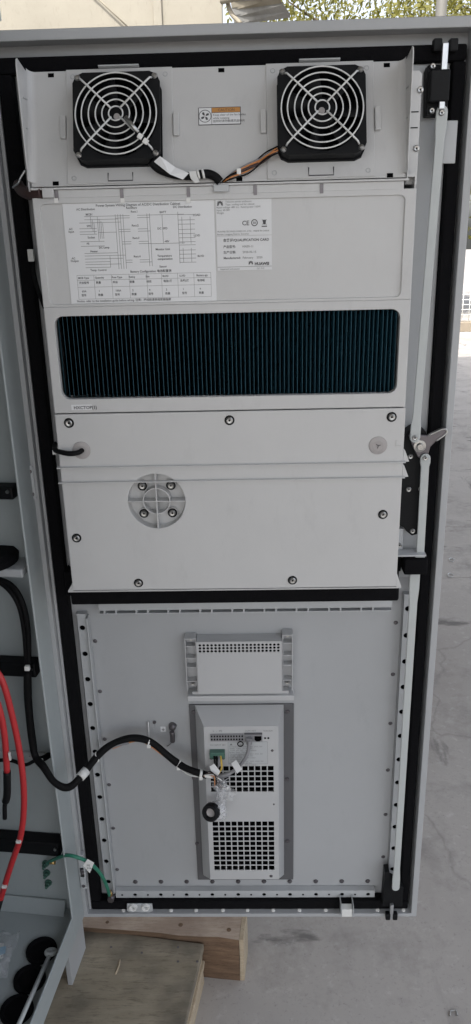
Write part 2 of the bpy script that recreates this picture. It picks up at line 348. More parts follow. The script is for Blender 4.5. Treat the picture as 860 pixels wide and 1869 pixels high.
# torn metal awning at the wall's corner
aw = thing('metal_awning', at(470, 15, 7.5), 'weathered white metal awning with a ragged edge beside the cream wall', 'awning')
a, b_, c_, d_ = at(415, -40, 7.9), at(480, -50, 7.0), at(531, 28, 7.2), at(428, 42, 7.9)
for k in range(6):
    t0, t1 = k / 6 + .012, (k + 1) / 6 - .012
    q = [a.lerp(d_, t0), b_.lerp(c_, t0), b_.lerp(c_, t1 + random.uniform(-.02, .02)), a.lerp(d_, t1)]
    m = MB(); m._add([Vector(v) for v in q] + [Vector(v) + Vector((0, .02, -.02)) for v in q], [(0, 1, 2, 3), (7, 6, 5, 4), (0, 4, 5, 1), (1, 5, 6, 2), (2, 6, 7, 3), (3, 7, 4, 0)])
    m.build('slat', M['awn' if k % 3 else 'creamd'], aw)
MB().tube([at(412, -20, 7.6), at(420, 20, 7.6), at(440, 44, 7.5)], .022, 8, 5).build('bracket', M['creamd'], aw)
MB().tube([at(405, 2, 7.6), at(470, -12, 7.3)], .03, 8, 1).build('strut', M['creamd'], aw)
# pole
pp = at(806, 12, 10)
pl = thing('utility_pole', (pp.x, 10, GZ), 'plain grey pole standing in front of the trees, above the door corner', 'pole')
MB().cyl((pp.x, 10, GZ), (pp.x, 10, 7), .075, 16, .065).build('shaft', M['pole'], pl)
MB().cyl((pp.x, 10, 4.6), (pp.x, 10, 4.7), .085, 16).build('collar', M['galv'], pl)
MB().cyl((pp.x, 10, 7), (pp.x, 10, 7.05), .08, 16, .03).build('cap', M['pole'], pl)
# fence with a low wall
FY = 11.2
lw = thing('low_wall', (5, FY, GZ), 'low brown rendered kerb wall at the far edge of the concrete yard', 'wall')
zt = at(850, 588, FY).z
for k in range(6): MB().box(1.5 + k * 1.8, 1.5 + k * 1.8 + 1.785, FY, FY + .2, GZ, zt).build('wall_block', M['lowwall'], lw, bevel=.01)
fn = thing('mesh_fence', (5, FY + .1, zt), 'white wire mesh fence standing on the low wall at right', 'fence')
zf = at(850, 527, FY).z
for k in range(9): MB().box(2.0 + k * 1.2 - .02, 2.0 + k * 1.2 + .02, FY + .08, FY + .12, zt, zf + .05).build('post', M['fencew'], fn)
m = MB()
for k in range(90): m.cyl((2 + k * .105, FY + .1, zt + .02), (2 + k * .105, FY + .1, zf), .006, 5)
for k in range(7): m.cyl((2, FY + .106, zt + .03 + k * (zf - zt - .05) / 6), (11.4, FY + .106, zt + .03 + k * (zf - zt - .05) / 6), .006, 5)
m.build('wire_mesh', M['fencew'], fn)

# trees behind the fence
def tree(x, y, h, rad, z0, label, n, seed):
    rnd = random.Random(seed)
    t = thing('tree', (x, y, GZ), label, 'tree', 'trees beyond the yard')
    tr = MB(); top = Vector((x + .2, y, h * .7))
    tr.tube([(x, y, GZ), (x + .08, y, h * .3), tuple(top)], lambda q: .17 * (1 - .7 * q), 10, 5)
    ends = []
    for k in range(11):
        b0 = Vector((x, y, GZ)).lerp(top, .45 + .5 * k / 11); an = k * 2.4 + rnd.random()
        e = b0 + Vector((math.cos(an) * rad * .75, math.sin(an) * rad * .75, rad * rnd.uniform(.15, .7)))
        tr.tube([b0, b0.lerp(e, .5) + Vector((0, 0, .12)), e], lambda q: .055 * (1 - .8 * q), 6, 4); ends.append(e); ends.append(b0.lerp(e, .6))
    tr.build('trunk', M['bark'], t)
    lf = MB(); vs = []; fs = []
    for k in range(n):
        e = rnd.choice(ends); d = Vector((rnd.gauss(0, 1), rnd.gauss(0, 1), rnd.gauss(0, .8))) * (rad * .26)
        p = e + d; p.z = max(p.z, z0 + rnd.random() * .4)
        u = Vector((rnd.gauss(0, 1), rnd.gauss(0, 1), rnd.gauss(0, 1))).normalized(); v = u.orthogonal().normalized(); L = rnd.uniform(.035, .075)
        o = len(vs); vs += [p - u * L, p + v * L * .42, p + u * L, p - v * L * .42]; fs.append((o, o + 1, o + 2, o + 3))
    lf._add(vs, fs); lf.build('crown', M['leaf'], t)
tree(2.6, 14.5, 6.4, 2.3, .3, 'broad sunlit yellow-green tree showing above the middle right of the door', 30000, 3)
tree(5.6, 13.8, 5.6, 2.4, .1, 'sunlit tree behind the fence, seen right of the pole', 30000, 5)

# ================================================================== timber under the cabinet
PZ = -0.083
pal = thing('wooden_pallet', (.1, -.2, GZ), 'stained plywood topped wooden pallet under the cabinet corner', 'pallet')
cor = atz(372, 1722, PZ); ed = atz(346, 1869, PZ); bk = atz(150, 1694, PZ)
ux = (cor - bk); ux.z = 0; ux.normalize(); uy = Vector((-ux.y, ux.x, 0))
def pbox(x0, x1, y0, y1, z0, z1):       # box in the pallet's own axes, origin at its back right corner
    m = MB(); m.T = Matrix.Translation((cor.x, cor.y, 0)) @ Matrix.Rotation(math.atan2(ux.y, ux.x), 4, 'Z'); return m.box(x0, x1, y0, y1, z0, z1)
def rough_slab(m, amp=.002):
    m.v = [(x + random.uniform(-amp, amp), y + random.uniform(-amp, amp), z) for x, y, z in m.v]; return m
b = pbox(-.95, 0, -.85, 0, PZ - .018, PZ); b.build('top_board', M['ply'], pal, bevel=.002)
for k, (z0, z1, ox) in enumerate(((PZ - .042, PZ - .0195, -.004), (PZ - .066, PZ - .0435, .001), (GZ, PZ - .0675, -.003))):
    rough_slab(pbox(-.07, ox, -.16 if k else -.85, -.004, z0, z1)).build('side_board', M['endg'], pal, bevel=.002)
rough_slab(pbox(-.07, -.002, -.85, -.36, GZ, PZ - .0435)).build('side_board', M['endg'], pal, bevel=.002)
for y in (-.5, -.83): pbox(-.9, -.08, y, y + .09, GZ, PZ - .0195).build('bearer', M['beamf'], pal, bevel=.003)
for (px, py) in ((203, 1729), (259, 1739), (325, 1729), (325, 1755), (360, 1755)):
    q = atz(px, py, PZ); MB().cyl(q - Vector((0, 0, .004)), q + Vector((0, 0, .0008)), .0026, 8).build('nail', M['darksteel'], pal)
m = MB(); q0, q1 = atz(211, 1778, PZ + .0005), atz(219, 1752, PZ + .0005); m.tube([q0, q0.lerp(q1, .5) + Vector((.002, 0, .001)), q1], .0018, 6, 3); m.build('splinter', M['endg'], pal)

BZ = PZ + .012
bc = atz(443, 1718, BZ); bb = atz(456, 1680, BZ); bl = atz(155, 1694, BZ)
beam = thing('timber_beam', (bc.x - .2, bc.y, GZ), 'thick sawn timber beam behind the plywood pallet, pale cut end facing right', 'timber')
ub = (bc - bl); ub.z = 0; ub.normalize(); Tb = Matrix.Translation((bc.x, bc.y + .003, 0)) @ Matrix.Rotation(math.atan2(ub.y, ub.x), 4, 'Z')
m = MB(); m.T = Tb
N_ = 14; dp = .075
for k in range(N_):                     # slightly wavy sawn faces
    x0, x1 = -.62 + .612 * k / N_, -.62 + .612 * (k + 1) / N_
    f = lambda x: .0015 * math.sin(x * 37) + .001 * math.sin(x * 91)
    A = [(x, y + f(x + z), z) for x in (x0, x1) for y, z in ((0, GZ), (0, BZ), (dp, BZ), (dp, GZ))]
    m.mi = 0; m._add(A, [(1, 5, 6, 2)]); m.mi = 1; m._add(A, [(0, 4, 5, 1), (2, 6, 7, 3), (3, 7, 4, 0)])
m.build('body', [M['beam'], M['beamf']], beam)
m = MB(); m.T = Tb; zz = [BZ, BZ - .03, BZ - .07, GZ]; pts = [(0, BZ), (dp, BZ), (dp, GZ), (0, GZ)]
m.prism([(.0, GZ), (.002, BZ - .06), (-.0, BZ), (dp * .5, BZ + .0008), (dp, BZ), (dp + .001, BZ - .05), (dp, GZ)], 'x', -.008, .002); m.build('cut_end', M['endg'], beam, bevel=.001)
for px, py in ((418, 1697), (330, 1688), (196, 1683)):
    q = atz(px, py, BZ + .0005); MB().lathe([(0, .0006), (.003, .0005), (.0052 if px > 300 else .004, 0)], q, (0, 0, 1), 10).build('knot', M['beamf'], beam)

# ================================================================== the cabinet (hinged at the door's left edge, turned 6.3 degrees)
CA = math.radians(-6.3)
cb = thing('equipment_cabinet', (0, 0, PZ), 'open grey steel equipment cabinet at left with cables inside', 'cabinet')
cb.rotation_euler = (0, 0, CA); cb['_keep'] = 1
TC = Matrix.Translation((0, 0, -PZ))     # local meshes are written from the cabinet floor level z = 0
RC = Matrix.Rotation(CA, 4, 'Z')
def cw(x, y, z): return RC @ Vector((x, y, z))       # cabinet axes -> world
def cl(px, py, ax, v):                                # sight line against a plane of the cabinet, in cabinet axes
    Ri = RC.inverted(); o = Ri @ CAM; d = Ri @ ray(px, py); return o + d * ((v - o[ax]) / d[ax])
def cpart(name, m, mt, bevel=0, parent=None):
    m.v = [(x, y, z - PZ) for x, y, z in m.v]
    o = m.build(name, mt, None, bevel); o.parent = parent or cb
    return o
HC = 1.64; DX = .66; DY = .62
cpart('side_wall', MB().box(-DX, -.0045, -.001, .012, 0, HC), M['cab'])
cpart('back_wall', MB().box(-DX - .012, -DX - .001, -DY, .012, 0, HC), M['cab'])
cpart('side_wall', MB().box(-DX, -.0205, -DY - .012, -DY, 0, HC), M['cab'])
cpart('roof', MB().box(-DX - .03, .03, -DY - .03, .012, HC + .001, HC + .03), M['cab'])
cpart('floor', MB().box(-DX, -.0045, -DY + .001, -.002, .001, .022), M['cab'])
cpart('front_post', MB().box(-.004, 0, -.056, .006, 0, HC), M['cab'], .002)
cpart('front_post', MB().box(-.02, 0, -DY, -DY + .056, 0, HC), M['cab'], .002)
cpart('sill', MB().box(-.0038, 0, -DY + .057, -.0565, 0, .059), M['cab'], .0015)
cpart('header', MB().box(-.0195, 0, -DY + .057, -.0565, HC - .06, HC), M['cab'], .0015)
cpart('corner_fold', MB().prism([(-.0025, .0225), (-.0025, .047), (-.006, .047), (-.024, .0225)], 'x', -.42, -.034), M['cab'], .001)
cpart('plinth_plate', MB().box(-.012, -.002, -.092, -.004, PZ, -.0005), M['door'], .001)
cpart('plinth', MB().box(-DX + .05, -.05, -DY + .05, -.05, PZ, -.0005), M['foam'])
for k in range(3):
    m = MB(); c0 = (-.050, -.108 - .0625 * k, .0225)
    m.lathe([(.0, .002), (.022, .002), (.024, .006), (.030, .006), (.0305, 0)], c0, (0, 0, 1), 28); cpart('cable_grommet', m, M['foam'])
for (py0, py1, xe) in ((868, 895, 36), (1188, 1216, 76), (1513, 1540, 118)):
    z1, z0 = cl(xe, py0, 1, -.002).z, cl(xe, py1, 1, -.002).z
    x1 = cl(xe, py1, 1, -.002).x
    br = cpart('cross_bar', MB().box(-DX + .02, x1, -.03, -.0015, z0 - .008, z1 - .012), M['blackp'], .003)
    m = MB(); m.cyl((x1 - .008, -.0305, (z0 + z1) / 2 - .006), (x1 - .008, -.034, (z0 + z1) / 2 - .006), .003, 10); cpart('bolt', m, M['steel'], 0, br)
zsa, zsb = cl(40, 1040, 1, -.055).z, cl(40, 1055, 1, -.055).z
sh = cpart('shelf', MB().box(-.4, cl(41, 1048, 1, -.055).x, -.055, -.002, zsb, zsa), M['rail'], .002)
m = MB(); m.lathe([(0, .022), (.05, .020), (.058, .012), (.056, 0)], (-.090, -.028, zsa + .0005), (0, 0, 1), 28); cpart('rubber_pad', m, M['foam'], 0, sh)
# small perforated strip on the wall behind the cables
z = cl(40, 1378, 1, -.002).z
m = MB(); m.cells(-.1625, z - .006, .0125, .016, 10, 1, .002, -.006, -.002); m.box(-.1625, -.0375, -.0035, -.0015, z - .006, z + .010); cpart('perforated_strip', m, M['rail'])
for (px, py) in ((84, 1575), (86, 1592), (89, 1610)):
    q = cl(px, py, 1, -.002); m = MB(); m.cyl((q.x, -.002, q.z), (q.x, -.005, q.z), .0075, 16); m.cyl((q.x, -.005, q.z), (q.x, -.012, q.z), .005, 6); m.cyl((q.x, -.012, q.z), (q.x, -.018, q.z), .0028, 10); cpart('earth_bolt', m, M['greenp'])

# ---- door stay rod lying over the floor openings
def top(name, m, mt, label, cat, group=None, bevel=0, parent=None): return tag(m.build(name, mt, None, bevel), label, cat, group)
r0, r1 = cw(*cl(93, 1738, 2, .035)), cw(*cl(30, 1880, 2, .062))
st = thing('door_stay', r0, 'white metal stay rod with an eyelet above the round floor openings', 'rod')
MB().tube([r0, r1], .0042, 10, 1).build('rod', M['rod'], st)
MB().torus(r0, (0, .35, 1), .0085, .0045, 24, 8).build('eyelet', M['rod'], st)
MB().cyl(r0 - Vector((0, 0, .016)), r0 + Vector((0, 0, .004)), .004, 10).build('pin', M['galv'], st)

# ---- plastic bag on the cabinet floor
def crumple(m, cx, cy, cz, sx, sy, sz, seed, n=18):
    rnd = random.Random(seed); vs = []; fs = []
    for i in range(n):
        for j in range(n):
            u, v = i / (n - 1), j / (n - 1)
            r = math.sin(math.pi * u) ** .5 * math.sin(math.pi * v) ** .5
            vs.append((cx + (u - .5) * sx + rnd.uniform(-1, 1) * sx * .02, cy + (v - .5) * sy + rnd.uniform(-1, 1) * sy * .02, cz + sz * (r * .7 + .25 * rnd.random() + .2 * math.sin(u * 17 + v * 9))))
    for i in range(n - 1):
        for j in range(n - 1): fs.append((i * n + j, (i + 1) * n + j, (i + 1) * n + j + 1, i * n + j + 1))
    m._add(vs, fs, True); return m
pb = cw(*cl(5, 1735, 2, .03))
bgth = thing('plastic_bag', pb, 'clear plastic bag with white paper on the cabinet floor at far left', 'bag')
crumple(MB(), pb.x - .028, pb.y - .005, .024, .10, .10, .02, 4).build('film', M['film'], bgth)
MB().prism([(pb.x - .09, pb.y - .05), (pb.x + .004, pb.y - .012), (pb.x - .004, pb.y + .02), (pb.x - .09, pb.y + .03)], 'z', .0245, .0265).build('paper_sheet', M['tie'], bgth)
MB().prism([(pb.x - .006, pb.y - .008), (pb.x + .006, pb.y - .004), (pb.x + .003, pb.y + .012), (pb.x - .008, pb.y + .010)], 'z', .0268, .028).build('blue_print', mat('blue_print', (.25, .45, .62), .4), bgth)

# ================================================================== the door
DW, DH = .70, 1.628
SK = .034
dr = bpy.data.objects.new('door', None); dr.empty_display_size = .05; col.objects.link(dr); dr.parent = cb
dr.matrix_parent_inverse = world_of(cb).inverted(); dr['label'] = 'tall grey steel door swung open, its inner side edged with black gasket'
MB().box(.003, DW - .003, SK, SK + .006, .003, DH - .003).build('door_panel', M['door'], dr)
o_ = [(0, 0), (DW, 0), (DW, DH), (0, DH)]; i_ = [(.0085, .008), (DW - .0115, .008), (DW - .0115, DH - .014), (.0085, DH - .014)]
MB().ring(o_, i_, 0, SK - .0005).build('flange', M['door'], dr, bevel=.0012)
# inner return fold behind the gasket
MB().box(.009, .0145, .012, SK - .001, .0095, DH - .016).build('return_fold', M['door'], dr, bevel=.001)
MB().box(.041, .0695, .0245, SK - .001, .76, 1.575).build('stiffener', M['door'], dr, bevel=.002)
MB().box(.610, .664, .0225, SK - .001, .77, 1.575).build('stiffener', M['rail'], dr, bevel=.002)
GY0, GY1 = .010, SK - .001
MB().box(.0155, .0360, GY0, GY1, .0325, DH - .053).build('gasket', M['foam'], dr, bevel=.003)
MB().box(.6650, .6835, GY0, GY1, .0325, DH - .053).build('gasket', M['foam'], dr, bevel=.003)
MB().box(.0155, .6835, GY0, GY1, DH - .0525, DH - .0315).build('gasket', M['foam'], dr, bevel=.003)
MB().box(.0155, .6835, GY0, GY1, .0095, .0322).build('gasket', M['foam'], dr, bevel=.003)
# cross gasket under the heat exchanger
MB().box(.052, .6215, -.030, SK - .001, .749, .7845).build('cross_gasket', M['foam'], dr, bevel=.004)
MB().box(.0365, .0520, .000, SK - .001, .752, .800).build('gasket', M['foam'], dr, bevel=.003)
MB().box(.608, .6215, -.020, .0220, .7850, .805).build('gasket', M['foam'], dr, bevel=.003)
m = MB(); z1, z0 = at(760, 1020, -.022).z, at(760, 1049, -.022).z
m.box(.629, .669, -.024, .0095, z0, z1).build('gasket_bridge', M['foam'], dr, bevel=.003)
MB().box(.622, .6285, .000, .022, z0 - .004, z1 + .006).build('gasket', M['foam'], dr, bevel=.002)
# ribbed plastic lip below the cross gasket
zr1 = at(400, 1102, .012).z; zr0 = at(400, 1114, .012).z
lip = MB().box(.090, .618, .008, .0115, zr1 - .0095, zr1 + .016).build('ribbed_lip', M['rail'], dr, bevel=.001)
MB().box(.090, .618, .0125, SK - .001, zr0 - .006, zr0 - .004).build('lip_base', M['rail'], lip)
for k in range(18):
    x = .098 + (k // 2) * .058 + (.021 if k % 2 else 0)
    MB().prism([(x, .012), (x + .003, .012), (x + .006, SK - .001), (x + .003, SK - .001)], 'z', zr0 - .0035, zr1 + .012).build('rib', M['rail'], lip)
# perforated rails: closed channels with real holes
def rail_v(x0, x1, z0, n, pitch, y, r=.0052):
    rl = MB(); rl.cells(x0, z0, x1 - x0, pitch, 1, n, r, y, y + .0015, 14)
    z1 = z0 + n * pitch
    for b in ((x0, x0 + .001, y, SK - .001, z0, z1), (x1 - .001, x1, y, SK - .001, z0, z1), (x0, x1, SK - .003, SK - .001, z0, z1), (x0, x1, y, SK - .001, z0 - .001, z0), (x0, x1, y, SK - .001, z1, z1 + .001)): rl.box(*b)
    rl.mi = 1; rl.box(x0 + .0015, x1 - .0015, y + .004, y + .005, z0, z1)  # black strip stands for the shade behind the holes
    return rl
PT = .0547
zl = at(150, 1146, .02).z
rl = rail_v(.0455, .0635, zl - PT * 11.5, 12, PT, .02).build('perforated_rail', [M['rail'], M['void']], dr)
MB().box(.0640, .0665, .014, SK - .001, zl - PT * 11.5, zl + PT * .4).build('rail_lip', M['rail'], rl, bevel=.0008)
zr = at(744, 1111, .02).z
rr = rail_v(.640, .6575, zr - PT * 11.5, 12, PT, .02).build('perforated_rail', [M['rail'], M['void']], dr)
for k in range(12):                      # rivets beside the rails
    if k % 2:
        MB().lathe([(0, .0018), (.003, .0013), (.0042, 0)], (.0725, SK - .0003, zl - PT * (k - .35)), (0, -1, 0), 10).build('rivet', M['darksteel'], rl)
        MB().lathe([(0, .0018), (.003, .0013), (.0042, 0)], (.631, SK - .0003, zr - PT * (k - .35)), (0, -1, 0), 10).build('rivet', M['darksteel'], rr)
zb = at(400, 1633, .02).z
rb = MB(); rb.cells(.0675, zb - .0095, .0547 / 2, .019, 20, 1, .0042, .02, .0215, 14, hole=lambda i, j: i % 2 == 1)
for b in ((.0675, .6145, .02, SK - .001, zb - .0105, zb - .0095), (.0675, .6145, .02, SK - .001, zb + .0095, zb + .0105), (.0675, .6145, SK - .003, SK - .001, zb - .0095, zb + .0095)): rb.box(*b)
rb.mi = 1; rb.box(.069, .613, .024, .025, zb - .009, zb + .009)  # same black strip for the dark inside this channel
rbo = rb.build('perforated_rail', [M['rail'], M['void']], dr)
for k in range(10):
    x = .0675 + .0547 * (k + .25)
    MB().cyl((x, .0195, zb), (x, .0203, zb), .0021, 8).build('pilot_hole', M['void'], rbo)
    MB().lathe([(0, .0026), (.004, .002), (.0052, 0)], (x + .0275, SK - .0003, zb + .022), (0, -1, 0), 12).build('rivet', M['darksteel'], rbo)
for px in (225, 312, 358, 407, 452, 499, 547, 595, 643, 690, 737):
    q = at(px, 1667, .004); MB().lathe([(0, .002), (.0036, .0015), (.0044, 0)], (q.x, .009, .0085), (0, -.3, 1), 10).build('rivet', M['tie'], dr)
# screw: pan head in a dark recess (shared mesh)
def screw_mesh(r=.0052, washer=True):
    m = MB()
    if washer: m.mi = 1; m.lathe([(r * .55, .0006), (r * 1.45, .0006), (r * 1.5, 0)], (0, 0, 0), (0, -1, 0), 18)
    m.mi = 0; m.lathe([(r * .32, .0026), (r * .75, .0030), (r, .0018), (r * 1.02, .0004)], (0, 0, 0), (0, -1, 0), 18)
    m.mi = 1; m.lathe([(0, .0016), (r * .32, .0018)], (0, 0, 0), (0, -1, 0), 6)
    return m.mesh('screw', [M['steel'], M['blackp']])
SC = screw_mesh(); SCs = screw_mesh(.0042, False)
def screw(p, parent, me=None, name='screw', rot=None):
    o = bpy.data.objects.new(name, me or SC); col.objects.link(o); o.parent = parent; o.matrix_parent_inverse = world_of(parent).inverted(); o.location = p
    o.rotation_euler = rot or (0, random.uniform(0, 3), 0); return o
# bottom hinge plate and catch
q0, q1 = at(231, 1645, .004), at(279, 1668, .004)
hp = MB().prism([(q0.x, zb - .009), (q0.x - .001, .012), (q0.x + .006, .0085), (q1.x - .006, .0085), (q1.x + .001, .012), (q1.x, zb - .009)], 'y', .004, .0075).build('latch_plate', M['rail'], dr, bevel=.001)
for px in (243, 266):
    q = at(px, 1656, .003); MB().lathe([(.0035, .0004), (.0045, .004), (.0080, .0045), (.0092, 0)], (q.x, .004, q.z), (0, -1, 0), 20).build('bush', M['tie'], hp)
qa, qb = at(622, 1637, 0), at(644, 1665, 0)
ck = MB().box(qa.x, qa.x + .0012, -.012, .02, .012, zb + .002).build('catch', M['rail'], dr)
MB().box(qb.x - .0012, qb.x, -.012, .02, .012, zb + .002).build('catch_cheek', M['rail'], ck)
MB().box(qa.x + .002, qb.x - .002, -.010, .006, .0105, .030).build('catch_block', M['tie'], ck, bevel=.001)
# hinge leaves on the left side of the door
for px, py in ((58, 880), (150, 1578), (152, 1600)):
    q = at(px, py, .002); hb = MB().box(q.x - .006, q.x + .006, -.003, .009, q.z - .03, q.z + .03).build('hinge_leaf', M['rail'], dr, bevel=.002)
    for dz in (-.02, .02): MB().lathe([(0, .002), (.003, .0016), (.004, 0)], (q.x, -.003, q.z + dz), (0, -1, 0), 10).build('screw', M['darksteel'], hb)

# ---- three-point lock on the right of the door
lk = thing('rod_lock', at(766, 812, -.01), 'three-point rod lock with grey lever on the door edge, black lock plate', 'lock')
y = -.006
def pt(px, py, yy=y): q = at(px, py, yy); return (q.x, q.z)
pl_ = [pt(a, b) for a, b in ((738, 800), (744, 788), (755, 781), (768, 780), (778, 788), (781, 800), (776, 838), (768, 960), (762, 975), (752, 978), (742, 970), (736, 962), (727, 958))]
MB().prism(pl_, 'y', y, .021).build('lock_plate', M['blackp'], lk, bevel=.001)
for px, py in ((749, 833), (746, 893), (768, 892), (753, 969)): screw(at(px, py, y - .0005), lk, SCs)
lv = [pt(a, b, -.016) for a, b in ((747, 795), (752, 790), (764, 794), (780, 795), (808, 781), (815, 784), (817, 792), (796, 806), (786, 816), (782, 830), (774, 836), (764, 836), (754, 818))]
lo = MB().prism(lv, 'y', -.016, -.0085).build('lever', M['darksteel'], lk, bevel=.0015)
a_, b2 = at(782, 795, -.0165), at(810, 783, -.0165); MB().tube([a_, b2, at(815, 791, -.0165), at(796, 805, -.0165)], .0016, 8, 6).build('lever_rim', M['steel'], lo)
q = at(766, 814, -.016); MB().lathe([(0, .008), (.005, .008), (.0055, .006), (.006, .0025), (.010, .002), (.0105, 0)], q, (0, -1, 0), 20).build('pivot_bolt', M['steel'], lo)
def flat_rod(a, b, w0, w1, ya, yb, name):
    A, B = at(*a, ya), at(*b, yb); d = (B - A).normalized(); s_ = Vector((d.z, 0, -d.x)).normalized()
    m = MB(); P = []
    prof = [(0, w0 * 1.25), (.04, w0 * 1.25), (.08, w0), (.93, w1), (.965, w1 * 1.25), (1, w1 * 1.25)]
    for t, w_ in prof: P.append((A.lerp(B, t), w_))
    L = [p + s_ * w_ for p, w_ in P]; R_ = [p - s_ * w_ for p, w_ in P]
    cap1 = [B - s_ * (P[-1][1] * math.cos(k * math.pi / 6)) * -1 + d * (P[-1][1] * math.sin(k * math.pi / 6)) for k in range(1, 6)]
    cap0 = [A - s_ * (P[0][1] * math.cos(k * math.pi / 6)) - d * (P[0][1] * math.sin(k * math.pi / 6)) for k in range(1, 6)]
    loop = L + cap1 + list(reversed(R_)) + cap0; n = len(loop); T_ = Vector((0, -.0045, 0))
    m._add(loop + [v + T_ for v in loop], [list(range(n)), list(range(2 * n - 1, n - 1, -1))] + [(i, (i + 1) % n, (i + 1) % n + n, i + n) for i in range(n)])
    return m.build(name, M['rod'], lk, bevel=.0012)
ru = flat_rod((806, 204), (757, 798), .0066, .0066, -.006, -.0175, 'rod')
rl2 = flat_rod((776, 836), (766, 1018), .0066, .0066, -.0175, -.012, 'rod')
rl3 = flat_rod((757, 1046), (722, 1618), .0070, .0062, -.010, -.004, 'rod')
for r_, (px, py), yy in ((ru, (806, 206), -.0107), (ru, (757, 799), -.0222), (rl2, (776, 836), -.0222)):
    screw(at(px, py, yy), r_, SCs, 'pivot_pin')
# upper guide
MB().prism([pt(a, b, -.001) for a, b in ((779, 128), (783, 118), (813, 118), (818, 128), (818, 190), (812, 205), (800, 212), (778, 212))], 'y', -.001, .021).build('guide_plate', M['blackp'], lk, bevel=.001)
gb = MB().box(at(786, 150, -.018).x, at(822, 150, -.018).x, -.018, -.0015, at(800, 185, -.018).z, at(800, 126, -.018).z).build('guide_block', M['blackp'], lk, bevel=.002)
A, B = at(806, 200, -.012), at(812, 78, -.012)
MB().box(A.x - .004, A.x + .004, -.015, -.007, A.z, B.z).build('bolt_bar', M['galv'], lk, bevel=.0012)
for px in (797, 826):
    q = at(px, 84, .004); MB().box(q.x - .006, q.x + .006, -.006, .0095, q.z - .008, q.z + .008).build('guide_ear', M['blackp'], lk, bevel=.002)
for px, py in ((790, 121), (788, 202)): screw(at(px, py, -.002), lk, SCs)
# lower guide and bolt end
A, B = at(703, 1592, -.002), at(724, 1650, -.002)
MB().prism([(A.x, A.z), (A.x + .009, A.z + .002), (A.x + .012, A.z - .02), (B.x + .012, B.z + .045), (B.x + .012, B.z - .006), (A.x - .002, B.z - .006)], 'y', -.0025, .0195).build('guide_plate', M['blackp'], lk, bevel=.001)
for px in (708, 721):
    q = at(px, 1672, -.008); MB().box(q.x - .005, q.x + .005, -.012, -.001, q.z - .008, q.z + .008).build('guide_ear', M['blackp'], lk, bevel=.002)
q = at(714.5, 1672, -.008); MB().box(q.x - .0035, q.x + .0035, -.010, -.002, q.z - .007, q.z + .03).build('bolt_bar', M['galv'], lk, bevel=.001)
# bracket behind the lower rod
a, b = at(727, 962, -.002), at(776, 1014, -.002)
bk_ = MB().box(.612, .6285, -.003, .021, b.z, at(735, 965, -.002).z).build('bracket', M['rail'], lk, bevel=.001)
MB().box(.612, at(776, 1014, -.02).x, -.028, -.0035, at(750, 1016, -.028).z, at(750, 1016, -.028).z + .003).build('bracket_shelf', M['rail'], bk_)
q = at(729, 995, -.0035); screw(q, bk_, SCs)
# white plate beside the upper rod
a, b = at(812, 220, .004), at(831, 298, .004)
wp = MB().box(a.x, b.x, .004, .0085, b.z, a.z).build('cover_plate', M['rail'], dr, bevel=.001)

# ================================================================== heat exchanger on the door
XL, XRr = .0725, .604
FY_ = -.085
Z0, ZS, Z1 = .8045, 1.1005, 1.406
hx = thing('heat_exchanger', ((XL + XRr) / 2, .03, Z0), 'ivory heat exchanger unit mounted on the upper half of the open door', 'heat exchanger')
# housing: side, top and bottom walls
m = MB()
for b in ((XL, XL + .002, FY_ + .006, .024, Z0 + .002, 1.425), (XRr - .002, XRr, FY_ + .006, .0222, Z0 + .002, 1.425), (XL + .002, XRr - .002, FY_ + .006, .0215, Z0 + .002, Z0 + .004), (XL + .002, XRr - .002, FY_ + .006, .0215, 1.421, 1.425)): m.box(*b)
m.build('housing', M['ivory'], hx)
# upper panel with the rounded fin window
WX0, WX1, WZ0, WZ1 = .0862, .5900, 1.1232, 1.2455
inn = rrect(WX0, WX1, WZ0, WZ1, .013, 6); out = rect_for(inn, XL, XRr, ZS + .0016, 1.2585)
pnl = MB().ring(out, inn, FY_, FY_ + .012).build('panel', M['ivory'], hx, bevel=.001)
inn2 = rrect(XL + .010, XRr - .015, 1.2625, 1.398, .008, 5); out2 = rect_for(inn2, XL, XRr, 1.2585, Z1)
pn2 = MB().ring(out2, inn2, FY_, FY_ + .006).build('panel_rim', M['ivory'], hx, bevel=.001)
MB().box(XL + .005, XRr - .005, FY_ + .0032, FY_ + .0058, 1.2600, 1.402).build('panel_field', M['ivory'], pn2)
MB().box(WX0 - .008, WX1 + .008, FY_ + .075, FY_ + .078, WZ0 - .008, WZ1 + .008).build('core_back', M['void'], pnl)
ya, yb, sh_ = FY_ + .0135, FY_ + .070, -.0135
fm = MB(); fm.prism([(0, ya), (.0005, ya), (.0005 + sh_, yb), (sh_, yb)], 'z', WZ0 - .004, WZ1 + .004); fme = fm.mesh('fin', M['fin'])
for k in range(77):
    o = put('fin', fme, hx); o.location = (WX0 + .003 + k * (WX1 - WX0 - .006) / 76 + random.uniform(-.0004, .0004), 0, 0); o.rotation_euler = (0, 0, 0)
    o.matrix_parent_inverse = world_of(hx).inverted()
